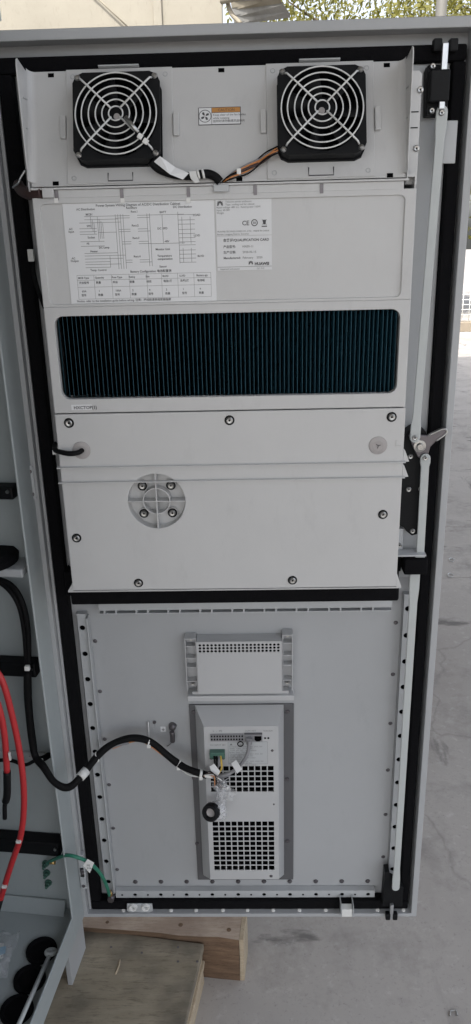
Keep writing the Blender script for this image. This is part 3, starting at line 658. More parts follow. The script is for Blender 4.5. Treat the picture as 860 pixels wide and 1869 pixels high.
# lower cover
inn = [(at(286, 915, FY_).x + .0455 * math.cos(math.radians(t)), at(286, 915, FY_).z + .0455 * math.sin(math.radians(t))) for t in range(0, 360, 9)]
RX, RZ = at(286, 915, FY_).x, at(286, 915, FY_).z
out = rect_for(inn, XL, XRr + .0008, Z0, ZS)
cv = MB().ring(out, inn, FY_ - .001, FY_ + .0055).build('cover', M['ivory'], hx, bevel=.001)
rc = MB(); rc.lathe([(0, 0), (.0445, 0), (.0453, .002), (.0455, .0155)], (RX, FY_ + .0165, RZ), (0, -1, 0), 48); rco = rc.build('recess_dish', M['ivory'], cv)
m = MB(); m.box(RX - .0455, RX + .0455, FY_ - .0012, FY_ + .016, RZ - .0008, RZ + .0008).box(RX - .0010, RX + .0010, FY_ - .0014, FY_ + .016, RZ - .0455, RZ + .0455)
m.build('recess_cross', M['ivory'], rco, bevel=.0004)
m = MB(); m.lathe([(.0205, .016), (.0220, .016), (.0220, 0), (.0205, 0), (.0205, .016)], (RX, FY_ + .0160, RZ), (0, -1, 0), 40); m.build('recess_ring', M['ivory'], rco)
for px, py in ((260, 887), (312, 886), (263, 937), (315, 936)): q = at(px, py, FY_ + .010); MB().cyl((q.x, FY_ + .0105, q.z), (q.x, FY_ + .0163, q.z), .0085, 18).build('boss', M['ivory'], rco); screw((q.x, FY_ + .0102, q.z), rco)
for px, py in ((126, 772), (419, 767), (715, 761), (140, 982), (699, 939), (253, 1064), (534, 1059)): screw(at(px, py, FY_ - .0012), cv)
for z in (1.0161, .9916):                # drip ribs with a gusset at the right end
    rbb = MB().prism([(FY_ - .0075, z), (FY_ - .0075, z + .0014), (FY_ - .0009, z + .0018), (FY_ - .0009, z)], 'x', XL - .004, XRr + .004).build('drip_rib', M['ivory'], cv, bevel=.0003)
    MB().prism([(XRr + .0012, z + .020), (XRr + .0035, z + .018), (XRr + .0105, z + .0003), (XRr + .0012, z)], 'y', FY_, FY_ + .03).build('gusset', M['ivory'], rbb)
MB().prism([(XRr + .0012, Z0 + .022), (XRr + .0095, Z0 - .0018), (XRr + .0012, Z0 - .002)], 'y', FY_ + .001, FY_ + .03).build('gusset', M['ivory'], cv)
MB().prism([(XL - .0002, Z0 + .012), (XL - .009, Z0 - .0018), (XL - .0002, Z0 - .002)], 'y', FY_ + .001, FY_ + .03).build('gusset', M['ivory'], cv)
MB().box(XL - .009, XRr + .009, FY_ + .001, .0215, Z0 - .0045, Z0 - .0021).build('base_flange', M['ivory'], hx, bevel=.0008)
q = at(725, 812, FY_); MB().prism([(q.x - .002, q.z + .008), (q.x - .0008, q.z + .008), (q.x - .0008, q.z - .0004), (q.x + .006, q.z - .0004), (q.x + .006, q.z - .0016), (q.x - .002, q.z - .0016)], 'y', FY_ - .0022, FY_ - .0008).build('hook', M['ivory'], cv)
for px, py, r in ((149, 822, .0142), (690, 813, .0142)):
    q = at(px, py, FY_ - .001); m = MB(); m.lathe([(0, .0016), (r * .55, .0022), (r * .95, .0012), (r, 0)], q, (0, -1, 0), 30); g_ = m.build('seal_disc', M['seal'], cv)
    if px > 400:
        m = MB()
        for t in (20, 140, 260): m.tube([Vector((q.x, q.y - .0026, q.z)), Vector((q.x + .004 * math.cos(math.radians(t)), q.y - .0026, q.z + .004 * math.sin(math.radians(t))))], .0005, 5, 1)
        m.build('slit', M['ink'], g_)
# name sticker on the panel
a, b = at(130, 739, FY_ - .0006), at(168, 748, FY_ - .0006)
stk = MB().box(a.x, b.x, FY_ - .0006, FY_ - .0001, b.z, a.z).build('name_sticker', M['paper'], hx)
MB().text('HXCTOP(1)', .0068, (a.x + .0035, FY_ - .0008, b.z + .0014), bold=.00018).build('lettering', M['ink'], stk)

# ---- large wiring diagram label
LY = FY_ + .0032
lx0, lx1, lz0, lz1 = .1135, .3250, 1.2628, 1.4005
LY_ = LY - .0008
lab = MB().box(lx0, lx1, LY_, LY - .0001, lz0, lz1).build('wiring_diagram_label', M['paper'], hx)
PY = LY_ - .0003
def bars(m, L, t=.00045):
    for x0, z0, x1, z1 in L:
        if abs(z1 - z0) < 1e-6: m._add([(x0, PY, z0 - t / 2), (x1, PY, z0 - t / 2), (x1, PY, z0 + t / 2), (x0, PY, z0 + t / 2)], [(0, 1, 2, 3)])
        else: m._add([(x0 - t / 2, PY, z0), (x0 + t / 2, PY, z0), (x1 + t / 2, PY, z1), (x1 - t / 2, PY, z1)], [(0, 1, 2, 3)])
    return m
def U(u, v): return lx0 + u * (lx1 - lx0), lz1 - v * (lz1 - lz0)
def ln(u0, v0, u1, v1): a = U(u0, v0); b = U(u1, v1); return (a[0], a[1], b[0], b[1])
BUS = [.345, .362, .379, .396]; B2 = [.555, .572]
L = [ln(u, .13, u, .66) for u in BUS] + [ln(u, .13, u, .64) for u in B2]
rnd = random.Random(2)
for v in (.145, .175, .205): L.append(ln(.10 + rnd.random() * .04, v, .345 + .017 * int((v - .14) / .03), v))
for v in (.26, .29, .315): L.append(ln(.10, v, .215, v))
for k, u in enumerate((.18, .19, .20)): L.append(ln(u, .145 + .03 * k, u, .26 + .028 * k))
for k, u in enumerate((.225, .236, .247, .258)): L.append(ln(u, .15 + .02 * k, u, .36))
for v in (.385, .43): L.append(ln(.10, v, .26, v))
L.append(ln(.225, .30, .345, .30)); L.append(ln(.225, .30, .225, .385))
for v, u in ((.50, .345), (.525, .396), (.555, .379), (.585, .29), (.61, .362), (.64, .29)): L.append(ln(.12, v, u, v))
L.append(ln(.29, .53, .29, .64))
for k, v in enumerate((.145, .275, .395, .575)):
    for d in (0, .022): L.append(ln(BUS[k % 4], v + d, .44, v + d)); L.append(ln(.49, v + d, B2[0 if d == 0 else 1], v + d))
L += [ln(B2[0], .145, .80, .145), ln(B2[1], .42, .80, .42), ln(.655, .145, .655, .42), ln(.76, .12, .76, .62)]
for v in (.15, .20, .24, .29, .33, .37, .41, .44, .49, .53, .57, .61): L.append(ln(.76, v, .87, v))
for u in (.785, .84): L.append(ln(u, .17, u, .43)); L.append(ln(u, .47, u, .61))
m = MB(); bars(m, L)
tz = [.715, .755, .80, .86, .92]
T2 = [ln(.055, v, .965, v) for v in (.715, .765, .835, .955)] + [ln(u, .715, u, .955) for u in (.055, .17, .29, .41, .53, .63, .74, .85, .965)]
bars(m, T2, .0003)
m.build('printed_lines', M['inkg'], lab)
m = MB()
def tx(s_, u, v, size, al='LEFT', bold=.00008):
    a = U(u, v); m.text(s_, size, (a[0], PY - .0001, a[1]), align=al, bold=bold)
tx('Power System Wiring Diagram of AC/DC Distribution Cabinet', .5, .055, .0046, 'CENTER')
tx('AC Distribution', .09, .085, .004); tx('Rectifiers', .42, .082, .004); tx('DC Distribution', .73, .085, .004)
for s_, u, v in (('MCB1', .15, .135), ('SPD', .15, .245), ('Socket', .15, .355), ('Rect.1', .45, .118), ('Rect.2', .45, .25), ('Rect.3', .45, .37), ('Rect.4', .45, .55), ('BATT', .64, .13), ('LOAD', .86, .165), ('LLVD', .86, .36), ('BLVD', .88, .56), ('AC', .03, .27), ('Input', .025, .295), ('AC', .03, .555), ('Output', .022, .58), ('-48V', .66, .41), ('DC  SPD', .62, .285), ('Monitor Unit', .60, .485), ('Temperature', .61, .55), ('compensation', .61, .58), ('Sensor', .62, .655), ('PE', .14, .415), ('DC Lamp', .22, .455), ('Heater', .16, .49), ('Temp. Control', .15, .675)):
    tx(s_, u, v, .0038)
tx('Battery Configuration 电池配置表', .42, .70, .0042)
for k, s_ in enumerate(('MCB Type', 'Quantity', 'Fuse Type', 'Rating', 'Size', 'BLVD', 'LLVD', 'Battery qty')): tx(s_, .062 + .115 * k, .75, .0036)
for k, s_ in enumerate(('开关型号', '数量', '熔丝', '容量', '线径', '电池1路', '负载2路', '电池组')): tx(s_, .066 + .115 * k, .80, .0036)
for k, s_ in enumerate(('63A', '1', '100A', '2', '4', '2', '1', '4')): tx(s_, .08 + .115 * k, .885, .0038); tx('数量' if k % 2 else '型号', .075 + .115 * k, .925, .0036)
tx('Notice: refer to the installation guide before wiring. 注意：接线前请参阅安装指南', .04, .985, .0040)
m.build('printed_text', M['inkg'], lab)

# ---- nameplate and qualification card, one above the other
def petals(m, cx, cz, s_):
    for k in range(8):
        a = math.radians(-8 + k * 28); d = (math.cos(a), math.sin(a)); n_ = (-d[1], d[0])
        L0, L1, wd = s_ * .22, s_ * (1 if 1 < k < 6 else .82), s_ * .17
        P = [(L0, 0), (L0 + (L1 - L0) * .55, wd), (L1, wd * .5), (L1, -wd * .5), (L0 + (L1 - L0) * .55, -wd)]
        m._add([(cx + d[0] * p + n_[0] * q, PY - .0001, cz + d[1] * p + n_[1] * q) for p, q in P], [list(range(5))])
nx0, nx1 = .3275, .4050
zc0, zc1, zc2 = 1.3040, 1.3505, 1.4000
npl = MB().box(nx0, nx1, LY_, LY - .0001, zc1 + .0004, zc2).build('nameplate_label', M['paper2'], hx)
m = MB(); petals(m, nx0 + .006, zc2 - .0085, .0052)
m.text('CE', .0085, (nx0 + .036, PY, zc1 + .0135), bold=.0001)
m.lathe([(.0034, 0), (.0046, 0)], (nx0 + .0535, PY, zc1 + .0165), (0, -1, 0), 24); m.text('50', .0042, (nx0 + .0535, PY - .0001, zc1 + .0150), align='CENTER', bold=.0001)
for a, b in (((.064, .0205), (.0705, .0135)), ((.0705, .0205), (.064, .0135))): m.tube([(nx0 + a[0], PY, zc1 + a[1]), (nx0 + b[0], PY, zc1 + b[1])], .00028, 4, 1)
m.prism([(nx0 + .0648, zc1 + .020), (nx0 + .0700, zc1 + .020), (nx0 + .0688, zc1 + .0140), (nx0 + .066, zc1 + .0140)], 'y', PY - .0001, PY)
m.box(nx0 + .0635, nx0 + .071, PY - .0001, PY, zc1 + .0108, zc1 + .0122)
m.build('printed_marks', M['ink'], npl)
m = MB()
for k, (s_, x) in enumerate((('Telecom power enclosure', .0135), ('Type: cooling unit for cabinet', .0135), ('Rated voltage -48V d.c.  Rated power 150W', .001), ('Input: 40-58V', .001), ('Weight', .001))): m.text(s_, .0034, (nx0 + x, PY, zc2 - .0060 - .0036 * k))
m.text('HUAWEI TECHNOLOGIES CO., LTD.   MADE IN CHINA', .0030, (nx0 + .001, PY, zc1 + .0048)); m.text('Bantian, Longgang District, Shenzhen', .0030, (nx0 + .001, PY, zc1 + .0012))
m.build('printed_text', M['inkg'], npl)
qc = MB().box(nx0, nx1, LY_, LY - .0001, zc0, zc1 - .0004).build('qualification_card', M['paper2'], hx)
m = MB(); m.text('合格证/QUALIFICATION CARD', .0047, (nx0 + .009, PY, zc1 - .0075), bold=.0001)
petals(m, nx0 + .0475, zc0 + .0085, .0040); m.text('HUAWEI', .0053, (nx0 + .0530, PY, zc0 + .0065), bold=.00025)
m.build('printed_marks', M['ink'], qc)
m = MB()
for k, (a, b) in enumerate((('产品型号:', 'HX09-11'), ('生产日期:', '2020-06-15'), ('Manufactured:', 'February    2020'))):
    m.text(a, .0042, (nx0 + .009, PY, zc1 - .0160 - .0075 * k), bold=.0001); m.text(b, .0042, (nx0 + .036, PY, zc1 - .0160 - .0075 * k))
m._add([(nx0, PY, zc0 + .0045), (nx1, PY, zc0 + .0045), (nx1, PY, zc0 + .0050), (nx0, PY, zc0 + .0050)], [(0, 1, 2, 3)])
m.text('Inspected and passed', .0032, (nx0 + .004, PY, zc0 + .001)); m.text('QC 012', .0032, (nx0 + .056, PY, zc0 + .001))
m.build('printed_text', M['inkg'], qc)

# ---- tilted fan tray on top
TH = math.atan2(.058, .160)
tv = Vector((0, math.sin(TH), math.cos(TH))); tn = Vector((0, -math.cos(TH), math.sin(TH)))
P0 = Vector((0, FY_, 1.4195))
TT = Matrix(((1, 0, 0, 0), (0, -tn.y, tv.y, P0.y), (0, -tn.z, tv.z, P0.z), (0, 0, 0, 1)))   # tray axes: x, inward, up the plate
def tpx(px, py, off=0.0):                # sight line against the tray plate raised by off; returns tray coordinates
    q = atn(px, py, P0 + tn * off, tn) - P0; return q.x, -q.dot(tn), q.dot(tv)
def tbox(x0, x1, y0, y1, z0, z1): m = MB(); m.T = TT; return m.box(x0, x1, y0, y1, z0, z1)
TX0, TX1 = .0735, .5885; HV = .1600
tr = tbox(TX0, TX1, 0, .0018, .001, HV).build('fan_tray_plate', M['ivory'], hx, bevel=.0005)
yt, zt_ = (TT @ Vector((0, 0, HV))).y, (TT @ Vector((0, 0, HV))).z
for s_, xa, xb in ((-1, XL - .003, XL - .0012), (1, TX1 + .0008, TX1 + .0026)):
    pr = [(FY_ - .002, 1.4145), (FY_ - .002, zt_ - .002), (FY_ + .001, zt_ + .006), (FY_ + .006, zt_ + .008), (FY_ + .012, zt_ + .006), (yt - .014, zt_ + .0), (yt + .002, zt_ + .0), (yt + .002, zt_ - .004), (FY_ + .004, 1.4145)]
    chk = MB().prism(pr, 'x', xa, xb).build('tray_cheek', M['ivory'], hx, bevel=.0007)
    for f in (.25, .5, .75):
        z = 1.4195 + f * .15; y1 = FY_ + (z - 1.4195) * math.tan(TH)
        MB().box(min(xa, xa - s_ * .001), max(xb, xb - s_ * .001), FY_ + .012, y1 - .001, z, z + .0012).build('crease', M['inkl'], chk)
for xa, sg in ((XL - .0011, 1), (TX1 + .0007, -1)):
    m = MB(); m.T = TT; R9 = .011; arc = [(xa + sg * R9 * (1 - math.sin(t)), -.0002 - R9 * (1 - math.cos(t))) for t in [math.pi / 2 * q / 6 for q in range(7)]]
    m.prism([(xa, -.0002)] + arc, 'z', .006, HV - .0005); m.build('bend', M['ivory'], tr)
# side flange right of the tray with its screws
fl = MB().prism([(TX1 + .003, 1.412), (XRr + .0035, 1.412), (XRr + .0035, zt_ - .022), (XRr - .001, zt_ - .018), (TX1 + .003, zt_ - .018)], 'y', FY_ + .020, FY_ + .0222).build('tray_flange', M['ivory'], hx, bevel=.0006)
for px, py in ((767, 164), (760, 271)): screw(at(px, py, FY_ + .0195), fl, SCs)
for py in (204, 233): q = at(763, py, FY_ + .0195); MB().box(TX1 + .005, XRr + .001, FY_ + .0195, FY_ + .0199, q.z - .0007, q.z + .0007).build('slot', M['void'], fl)
fl2 = MB().box(XL - .012, XL - .0032, FY_ + .03, FY_ + .0322, 1.43, zt_ - .02).build('tray_flange', M['ivory'], hx, bevel=.0006)
# ledge and the slotted lip below it
MB().box(XL - .0005, TX1 + .004, FY_ - .003, FY_ + .012, 1.4160, 1.4188).build('ledge', M['ivory'], hx, bevel=.0006)
lp = MB().box(XL + .012, TX1 - .002, FY_ + .0005, FY_ + .003, 1.4005, 1.4157).build('slotted_lip', M['ivory'], hx, bevel=.0005)
for px in (103, 222, 344, 466, 587):
    q = at(px, 349, FY_); MB().box(q.x - .0024, q.x + .0024, FY_ - .0006, FY_ + .0003, 1.4025, 1.4150).build('slot', M['darksteel'], lp)
for px in (103, 224, 344): q = at(px, 366, FY_); MB().box(q.x - .0028, q.x + .0028, FY_ - .0008, FY_ + .0025, q.z - .003, q.z + .003).build('tab', M['tie'], lp)
q = at(404, 344, FY_); MB().box(q.x - .0105, q.x + .0105, FY_ - .005, FY_ - .0007, q.z - .0045, q.z + .0052).build('cable_clip', M['rail'], lp, bevel=.001)
q = at(88, 352, FY_); MB().cyl((q.x, FY_ - .0004, q.z), (q.x, FY_ + .0003, q.z), .0026, 12).build('hole', M['void'], lp)
for px, py in ((93, 126), (404, 120), (706, 111), (102, 335), (437, 327), (712, 320)):
    x, yq, z = tpx(px, py); z = min(z, HV - .0055); tbox(x - .0042, x + .0042, -.0004, .0001, z - .0028, z + .0028).build('slot', M['void'], tr)
# warning label
x0, _, zA = tpx(362, 197); x1, _, zB = tpx(440, 227)
wlb = tbox(x0, x1, -.0006, -.0001, zB, zA).build('warning_label', M['ink'], hx)
W_, H_ = x1 - x0, zA - zB; e = .0009
tbox(x0 + e, x0 + W_ * .31, -.0009, -.0007, zB + e, zA - e).build('pictogram_field', M['paper'], wlb)
tbox(x0 + W_ * .32, x1 - e, -.0009, -.0007, zB + H_ * .70, zA - e).build('orange_band', M['orangep'], wlb)
tbox(x0 + W_ * .32, x1 - e, -.0009, -.0007, zB + e, zB + H_ * .67).build('text_field', M['paper'], wlb)
m = MB(); m.T = TT; cx, cz, R_ = x0 + W_ * .158, zB + H_ * .5, H_ * .36
m.lathe([(R_ * .9, 0), (R_, 0)], (cx, -.0011, cz), (0, -1, 0), 28)
for k in range(4):
    a = k * math.pi / 2 + .5; ca, sa = math.cos(a), math.sin(a); P = [(.08, 0), (.35, .22), (.72, .16), (.62, -.16), (.3, -.10)]
    m._add([(cx + (ca * p - sa * q) * R_, -.0011, cz + (sa * p + ca * q) * R_) for p, q in P], [list(range(5))])
m.text('CAUTION', H_ * .21, (x0 + W_ * .66, -.0011, zB + H_ * .755), align='CENTER')
for k, s_ in enumerate(('Keep clear of the fan blades', 'while rotating', '旋转时请勿触摸风扇叶片')): m.text(s_, H_ * .165, (x0 + W_ * .345, -.0011, zB + H_ * (.50 - .18 * k)))
m.build('printed_marks', M['ink'], wlb)

# ---- the two fans
def make_fan(label):
    f = thing('cooling_fan', (0, 0, 0), label, 'fan', 'fans on the tilted tray')
    f['_keep'] = 1
    h = .0590; n = 48; R = .0555
    circ = [(R * math.cos(math.radians(t)), R * math.sin(math.radians(t))) for t in [45 + 360 * k / n for k in range(n)]]
    sq = []
    for x, z in circ:
        s_ = h / max(abs(x), abs(z)); p = (x * s_, z * s_)
        ov = abs(p[0]) + abs(p[1]) - (2 * h - .010)         # cut corners
        sq.append((p[0] * (1 - max(0, ov) / 2 / h * .9), p[1] * (1 - max(0, ov) / 2 / h * .9)))
    fr = MB().ring(sq, circ, .0, .004).build('frame', M['blackp'], f, bevel=.0006)
    MB().ring([(p[0] * .97, p[1] * .97) for p in sq], [(p[0] * 1.002, p[1] * 1.002) for p in circ], .0041, .021).build('shroud', M['blackp'], fr)
    MB().ring(sq, circ, .0211, .025).build('rear_frame', M['blackp'], fr)
    m = MB(); m.lathe([(0, .010), (.0175, .010), (.0195, .008), (.0200, -.010)], (0, .014, 0), (0, -1, 0), 32); hb = m.build('hub', M['blackp'], f)
    m = MB(); m.lathe([(0, .0006), (.0042, .0006), (.0044, 0)], (0, .0030, 0), (0, -1, 0), 20); m.build('hub_badge', M['seal'], hb)
    MB().lathe([(0, 0), (.056, 0)], (0, .0248, 0), (0, -1, 0), 32).build('dark_disc', M['void'], f)  # black disc painting the inside of the fan dark
    for k in range(7):
        m = MB(); a0 = k * 2 * math.pi / 7; vs = []
        for i in range(6):
            r = .0195 + .034 * i / 5
            for j, (da, y) in enumerate(((-.28, .007), (.02, .013), (.32, .021))):
                a = a0 + da + .12 * i / 5; vs.append((r * math.cos(a), y, r * math.sin(a)))
        m._add(vs, [(i * 3 + j, i * 3 + j + 1, i * 3 + j + 4, i * 3 + j + 3) for i in range(5) for j in range(2)], True)
        b = m.build('blade', M['blackp'], f); sdm = b.modifiers.new('solid', 'SOLIDIFY'); sdm.thickness = .0012
    gd = MB()
    for r in (.0545, .0463, .0368, .0275, .0186, .0095): gd.torus((0, -.0055, 0), (0, 1, 0), r, .0010, 64, 8)
    g = gd.build('guard', M['fanw'], f)
    for k in range(4):
        a = math.radians(45 + 90 * k); c_, s_ = math.cos(a), math.sin(a)
        MB().tube([(c_ * .008, -.0075, s_ * .008), (c_ * .052, -.0075, s_ * .052), (c_ * .066, -.0062, s_ * .066), (c_ * .0685, -.002, s_ * .0685)], .0013, 8, 1).build('spoke', M['fanw'], g)
        MB().lathe([(0, .0022), (.003, .0018), (.0042, 0)], (c_ * .0735, -.0001, s_ * .0735), (0, -1, 0), 12).build('corner_screw', M['steel'], fr)
    MB().box(-.0735, .0735, .0251, .0265, -.080, .078).build('mounting_plate', M['ivory'], f, bevel=.0008)
    for x in (-.078, .078): MB().box(x - .004, x + .004, .0215, .0264, -.018, .014).build('side_clip', M['ivory'], f, bevel=.001)
    MB().tube([(-.017, .0248, -.066), (-.017, .0248, -.077), (.017, .0248, -.077), (.017, .0248, -.066)], .0008, 6, 1).build('bottom_slot', M['ink'], f)
    MB().box(-.028, .028, .020, .0264, .0785, .0805).build('top_clip', M['rail'], f, bevel=.0006)
    for x, z in ((-.064, -.072), (.064, -.072), (-.064, .068), (.064, .068)): MB().lathe([(.0024, .0002), (.0030, .0005), (.0036, 0)], (x, .0250, z), (0, -1, 0), 14).build('boss', M['inkl'], f)
    return f
OFF = .0290
fA = make_fan('left fan with white ring guard and metal probe tied on, on the tray')
fB = copy_tree(fA); fB['label'] = 'right fan with bare white ring guard, nearer the lock rod'
for f, (px, py) in ((fA, (212, 207)), (fB, (588, 196))):
    x, yq, z = tpx(px, py, OFF)
    f.matrix_world = TT @ Matrix.Translation((x, -OFF + .0022, z - .0015))
# probe tied to the left guard
def ft(px, py, off): return TT @ Vector(tpx(px, py, off))
pr = thing('tied_probe', ft(245, 230, .038), 'short metal probe with two white tie ends across the left fan guard', 'probe')
MB().cyl(ft(229, 214, .0385), ft(253, 243, .0385), .0030, 12).build('tip', M['steel'], pr)
MB().cyl(ft(250, 240, .038), ft(262, 254, .038), .0034, 12).build('sleeve', M['blackp'], pr)
for px, py in ((256, 249), (266, 258)): MB().box(-.0035, .0035, -.003, .003, -.0035, .0035).build('tie_head', M['tie'], pr, bevel=.001).matrix_basis = Matrix.Translation(ft(px, py, .040)) @ Matrix.Rotation(.6, 4, 'Y')

# ---- fan wiring
wr = thing('fan_cable', ft(300, 320, .005), 'black fan cable with white paper flags running under the left fan', 'cable')
MB().tube([ft(275, 295, .02), ft(290, 309, .012), ft(318, 319, .008), ft(350, 322, .007)], .0052, 10).build('sleeve', M['cable'], wr)
MB().tube([ft(350, 322, .007), ft(376, 317, .008), ft(392, 322, .007), ft(402, 332, .004)], .0058, 10).build('sleeve', M['cable'], wr)
for px, py in ((362, 318), (371, 317)):
    MB().tube([ft(px - 2, py + 1, .0078), ft(px + 2, py, .0078)], .0066, 10, 1).build('cable_tie', M['tie'], wr)
def flag(name, pts, mt, parent, th=.0006):
    m = MB(); n = len(pts); nn = (pts[1] - pts[0]).cross(pts[-1] - pts[0]).normalized() * th
    m._add([*pts] + [p + nn for p in pts], [list(range(n)), list(range(2 * n - 1, n - 1, -1))] + [(i, (i + 1) % n, (i + 1) % n + n, i + n) for i in range(n)]); return m.build(name, mt, parent)
flag('paper_flag', [ft(281, 295, .022), ft(292, 285, .026), ft(320, 305, .017), ft(345, 316, .016), ft(334, 328, .014), ft(310, 318, .017)], M['paper'], wr)
flag('paper_flag', [ft(345, 313, .016), ft(358, 312, .016), ft(360, 322, .017), ft(365, 332, .019), ft(356, 334, .019), ft(348, 325, .017)], M['tie'], wr)
wr2 = thing('fan_wires', ft(450, 310, .005), 'loose orange, brown and grey wires running to the right fan', 'wires')
for k, (c, d) in enumerate((('orange', 0), ('brown', 3), ('wgrey', -3), ('brown', 5))):
    MB().tube([ft(408 + k, 331, .003), ft(425, 317 + d * .6, .006), ft(452, 303 + d, .008), ft(480, 290 + d * 1.2, .012), ft(506, 270 + d, .02)], .0013, 8).build('wire', M[c], wr2)
for k, (c, d) in enumerate((('cable', -5), ('orange', 2), ('cable', 7))):
    MB().tube([ft(406 + k, 332, .003), ft(420 + 3 * k, 322 + d * .5, .010), ft(456, 308 + d, .006), ft(484, 284 + d, .016), ft(508, 272 + d, .022)], .0010, 6).build('wire', M[c], wr2)
q = ft(436, 313, .008); MB().box(-.003, .003, -.003, .003, -.004, .004).build('cable_tie', M['tie'], wr2, bevel=.001).matrix_basis = Matrix.Translation(q)

# ---- conduit and clamp at the tray's lower left corner
cd = thing('brown_conduit', at(60, 350, -.06), 'dark brown ribbed conduit with clamp at the lower left of the fan tray', 'conduit')
MB().tube([at(34, 338, -.02), at(40, 347, -.045), at(55, 354, -.07), at(79, 352, -.083)], .0082, 12).build('sleeve', M['brown'], cd)
MB().tube([at(24, 342, -.03), at(33, 335, -.05), at(37, 326, -.05), at(46, 311, -.05)], .0016, 8).build('clamp_wire', M['galv'], cd)
MB().box(-.008, .008, -.002, .002, -.0065, .0065).build('conduit_plate', M['ivory'], cd, bevel=.001).matrix_basis = Matrix.Translation(at(88, 352, FY_ - .004))
MB().box(-.0045, .0045, -.004, .004, -.009, .009).build('clip', M['tie'], cd, bevel=.001).matrix_basis = Matrix.Translation(at(57, 466, .005))
sw = thing('side_cable', at(70, 520, .01), 'thin black cable looping down the left side of the heat exchanger', 'cable')
MB().tube([at(60, 472, .008), at(62, 500, 0), at(70, 530, .0), at(82, 562, .012)], .0035, 8).build('sleeve', M['cable'], sw)
pg = thing('pigtail_cable', at(125, 825, FY_), 'short black cable entering the left seal disc of the ivory cover', 'cable')
MB().tube([at(101, 810, -.03), at(100, 820, -.06), at(110, 825, -.090), at(128, 828, FY_ - .014), at(143, 826, FY_ - .012), at(150, 822, FY_ - .002)], .0040, 10).build('sleeve', M['cable'], pg)
MB().box(-.003, .003, -.006, .006, -.0035, .0035).build('cable_tie', M['tie'], pg).matrix_basis = Matrix.Translation(at(101, 824, -.06))

# ================================================================== plastic shroud (vented box) and controller on the lower half
vb = thing('vented_cover', at(438, 1265, .02), 'small grey vented cover with rows of round holes, above the controller', 'vent cover')
y0 = .004
a, b = at(358, 1172, y0), at(515, 1265, y0)
vx0, vx1, vz0, vz1 = a.x, b.x, b.z, a.z
nx, nz, pw = 21, 3, (vx1 - vx0 - .006) / 21
ph = .0063
m = MB(); zt0 = vz1 - .004 - nz * ph
m.cells(vx0 + .003, zt0, pw, ph, nx, nz, .0026, y0, y0 + .0014, 10)
for bx in ((vx0, vx0 + .003, y0, y0 + .0014, vz0, vz1), (vx1 - .003, vx1, y0, y0 + .0014, vz0, vz1), (vx0 + .003, vx1 - .003, y0, y0 + .0014, vz0, zt0), (vx0 + .003, vx1 - .003, y0, y0 + .0014, zt0 + nz * ph, vz1)): m.box(*bx)
for bx in ((vx0, vx0 + .0015, y0 + .0015, SK - .001, vz0, vz1), (vx1 - .0015, vx1, y0 + .0015, SK - .001, vz0, vz1), (vx0 + .0015, vx1 - .0015, y0 + .0015, SK - .001, vz1 - .0015, vz1), (vx0 + .0015, vx1 - .0015, y0 + .0015, SK - .001, vz0, vz0 + .0015)): m.box(*bx)
m.build('vented_face', M['board'], vb)
MB().box(vx0 + .002, vx1 - .002, y0 + .014, y0 + .016, vz1 - .034, vz1 - .002).build('filter', M['void'], vb)
for s_, (pa, pb_) in ((-1, ((337, 1162), (353, 1268))), (1, ((517, 1155), (534, 1267)))):
    A, B = at(*pa, .018), at(*pb_, .018); xo, xi = (A.x, vx0 - .001) if s_ < 0 else (vx1 + .001, B.x)
    z0, z1 = vz0 + .0005, A.z
    e = MB(); e.box(xo, xi, SK - .006, SK - .001, z0, z1)
    for xx in ((xo, xo + .0016), (xi - .0016, xi)):
        e.box(xx[0], xx[1], .012, SK - .0065, z0, z1)
    e.box(xo + .0017, xi - .0017, .010, SK - .0065, z1 - .0016, z1)
    ear = e.build('side_channel', M['board'], vb)
    for f in (.18, .45, .62, .84): MB().box(xo + .0018, xi - .0018, .012, SK - .0065, z0 + (z1 - z0) * f, z0 + (z1 - z0) * f + .0014).build('web', M['board'], ear)
    for f in (.08, .92): screw(((xo + xi) / 2, SK - .0065, z0 + (z1 - z0) * f), ear, SCs)
zA_, zB_ = at(440, 1270.5, .006).z, at(440, 1279.5, .006).z
MB().box(at(342, 1275, .006).x, at(537, 1275, .006).x, .006, SK - .001, zB_, zA_).build('bottom_ledge', M['board'], vb, bevel=.0012)
MB().box(at(352, 1275, .012).x, at(527, 1275, .012).x, .012, SK - .001, zA_ + .0006, vz0 - .0004).build('bottom_web', M['board'], vb)

ct = thing('controller', at(440, 1603, .03), 'grey controller box with terminals and square vent grilles on the lower door', 'controller')
bx0, bx1, bz0, bz1 = .2425, .4440, .070, .503
MB().box(bx0, bx1, .0300, SK - .0008, bz0, bz1)  .build('base_plate', M['baseg'], ct, bevel=.0008)
yf = -.012
fx0, fx1 = at(372, 1330, yf).x, at(508, 1330, yf).x
fz1 = at(440, 1325, yf).z; fz0 = at(440, 1604, yf).z
ox0, ox1 = at(358, 1330, .029).x, at(518, 1330, .029).x
oz1 = at(440, 1287, .029).z; oz0 = at(440, 1597, .029).z
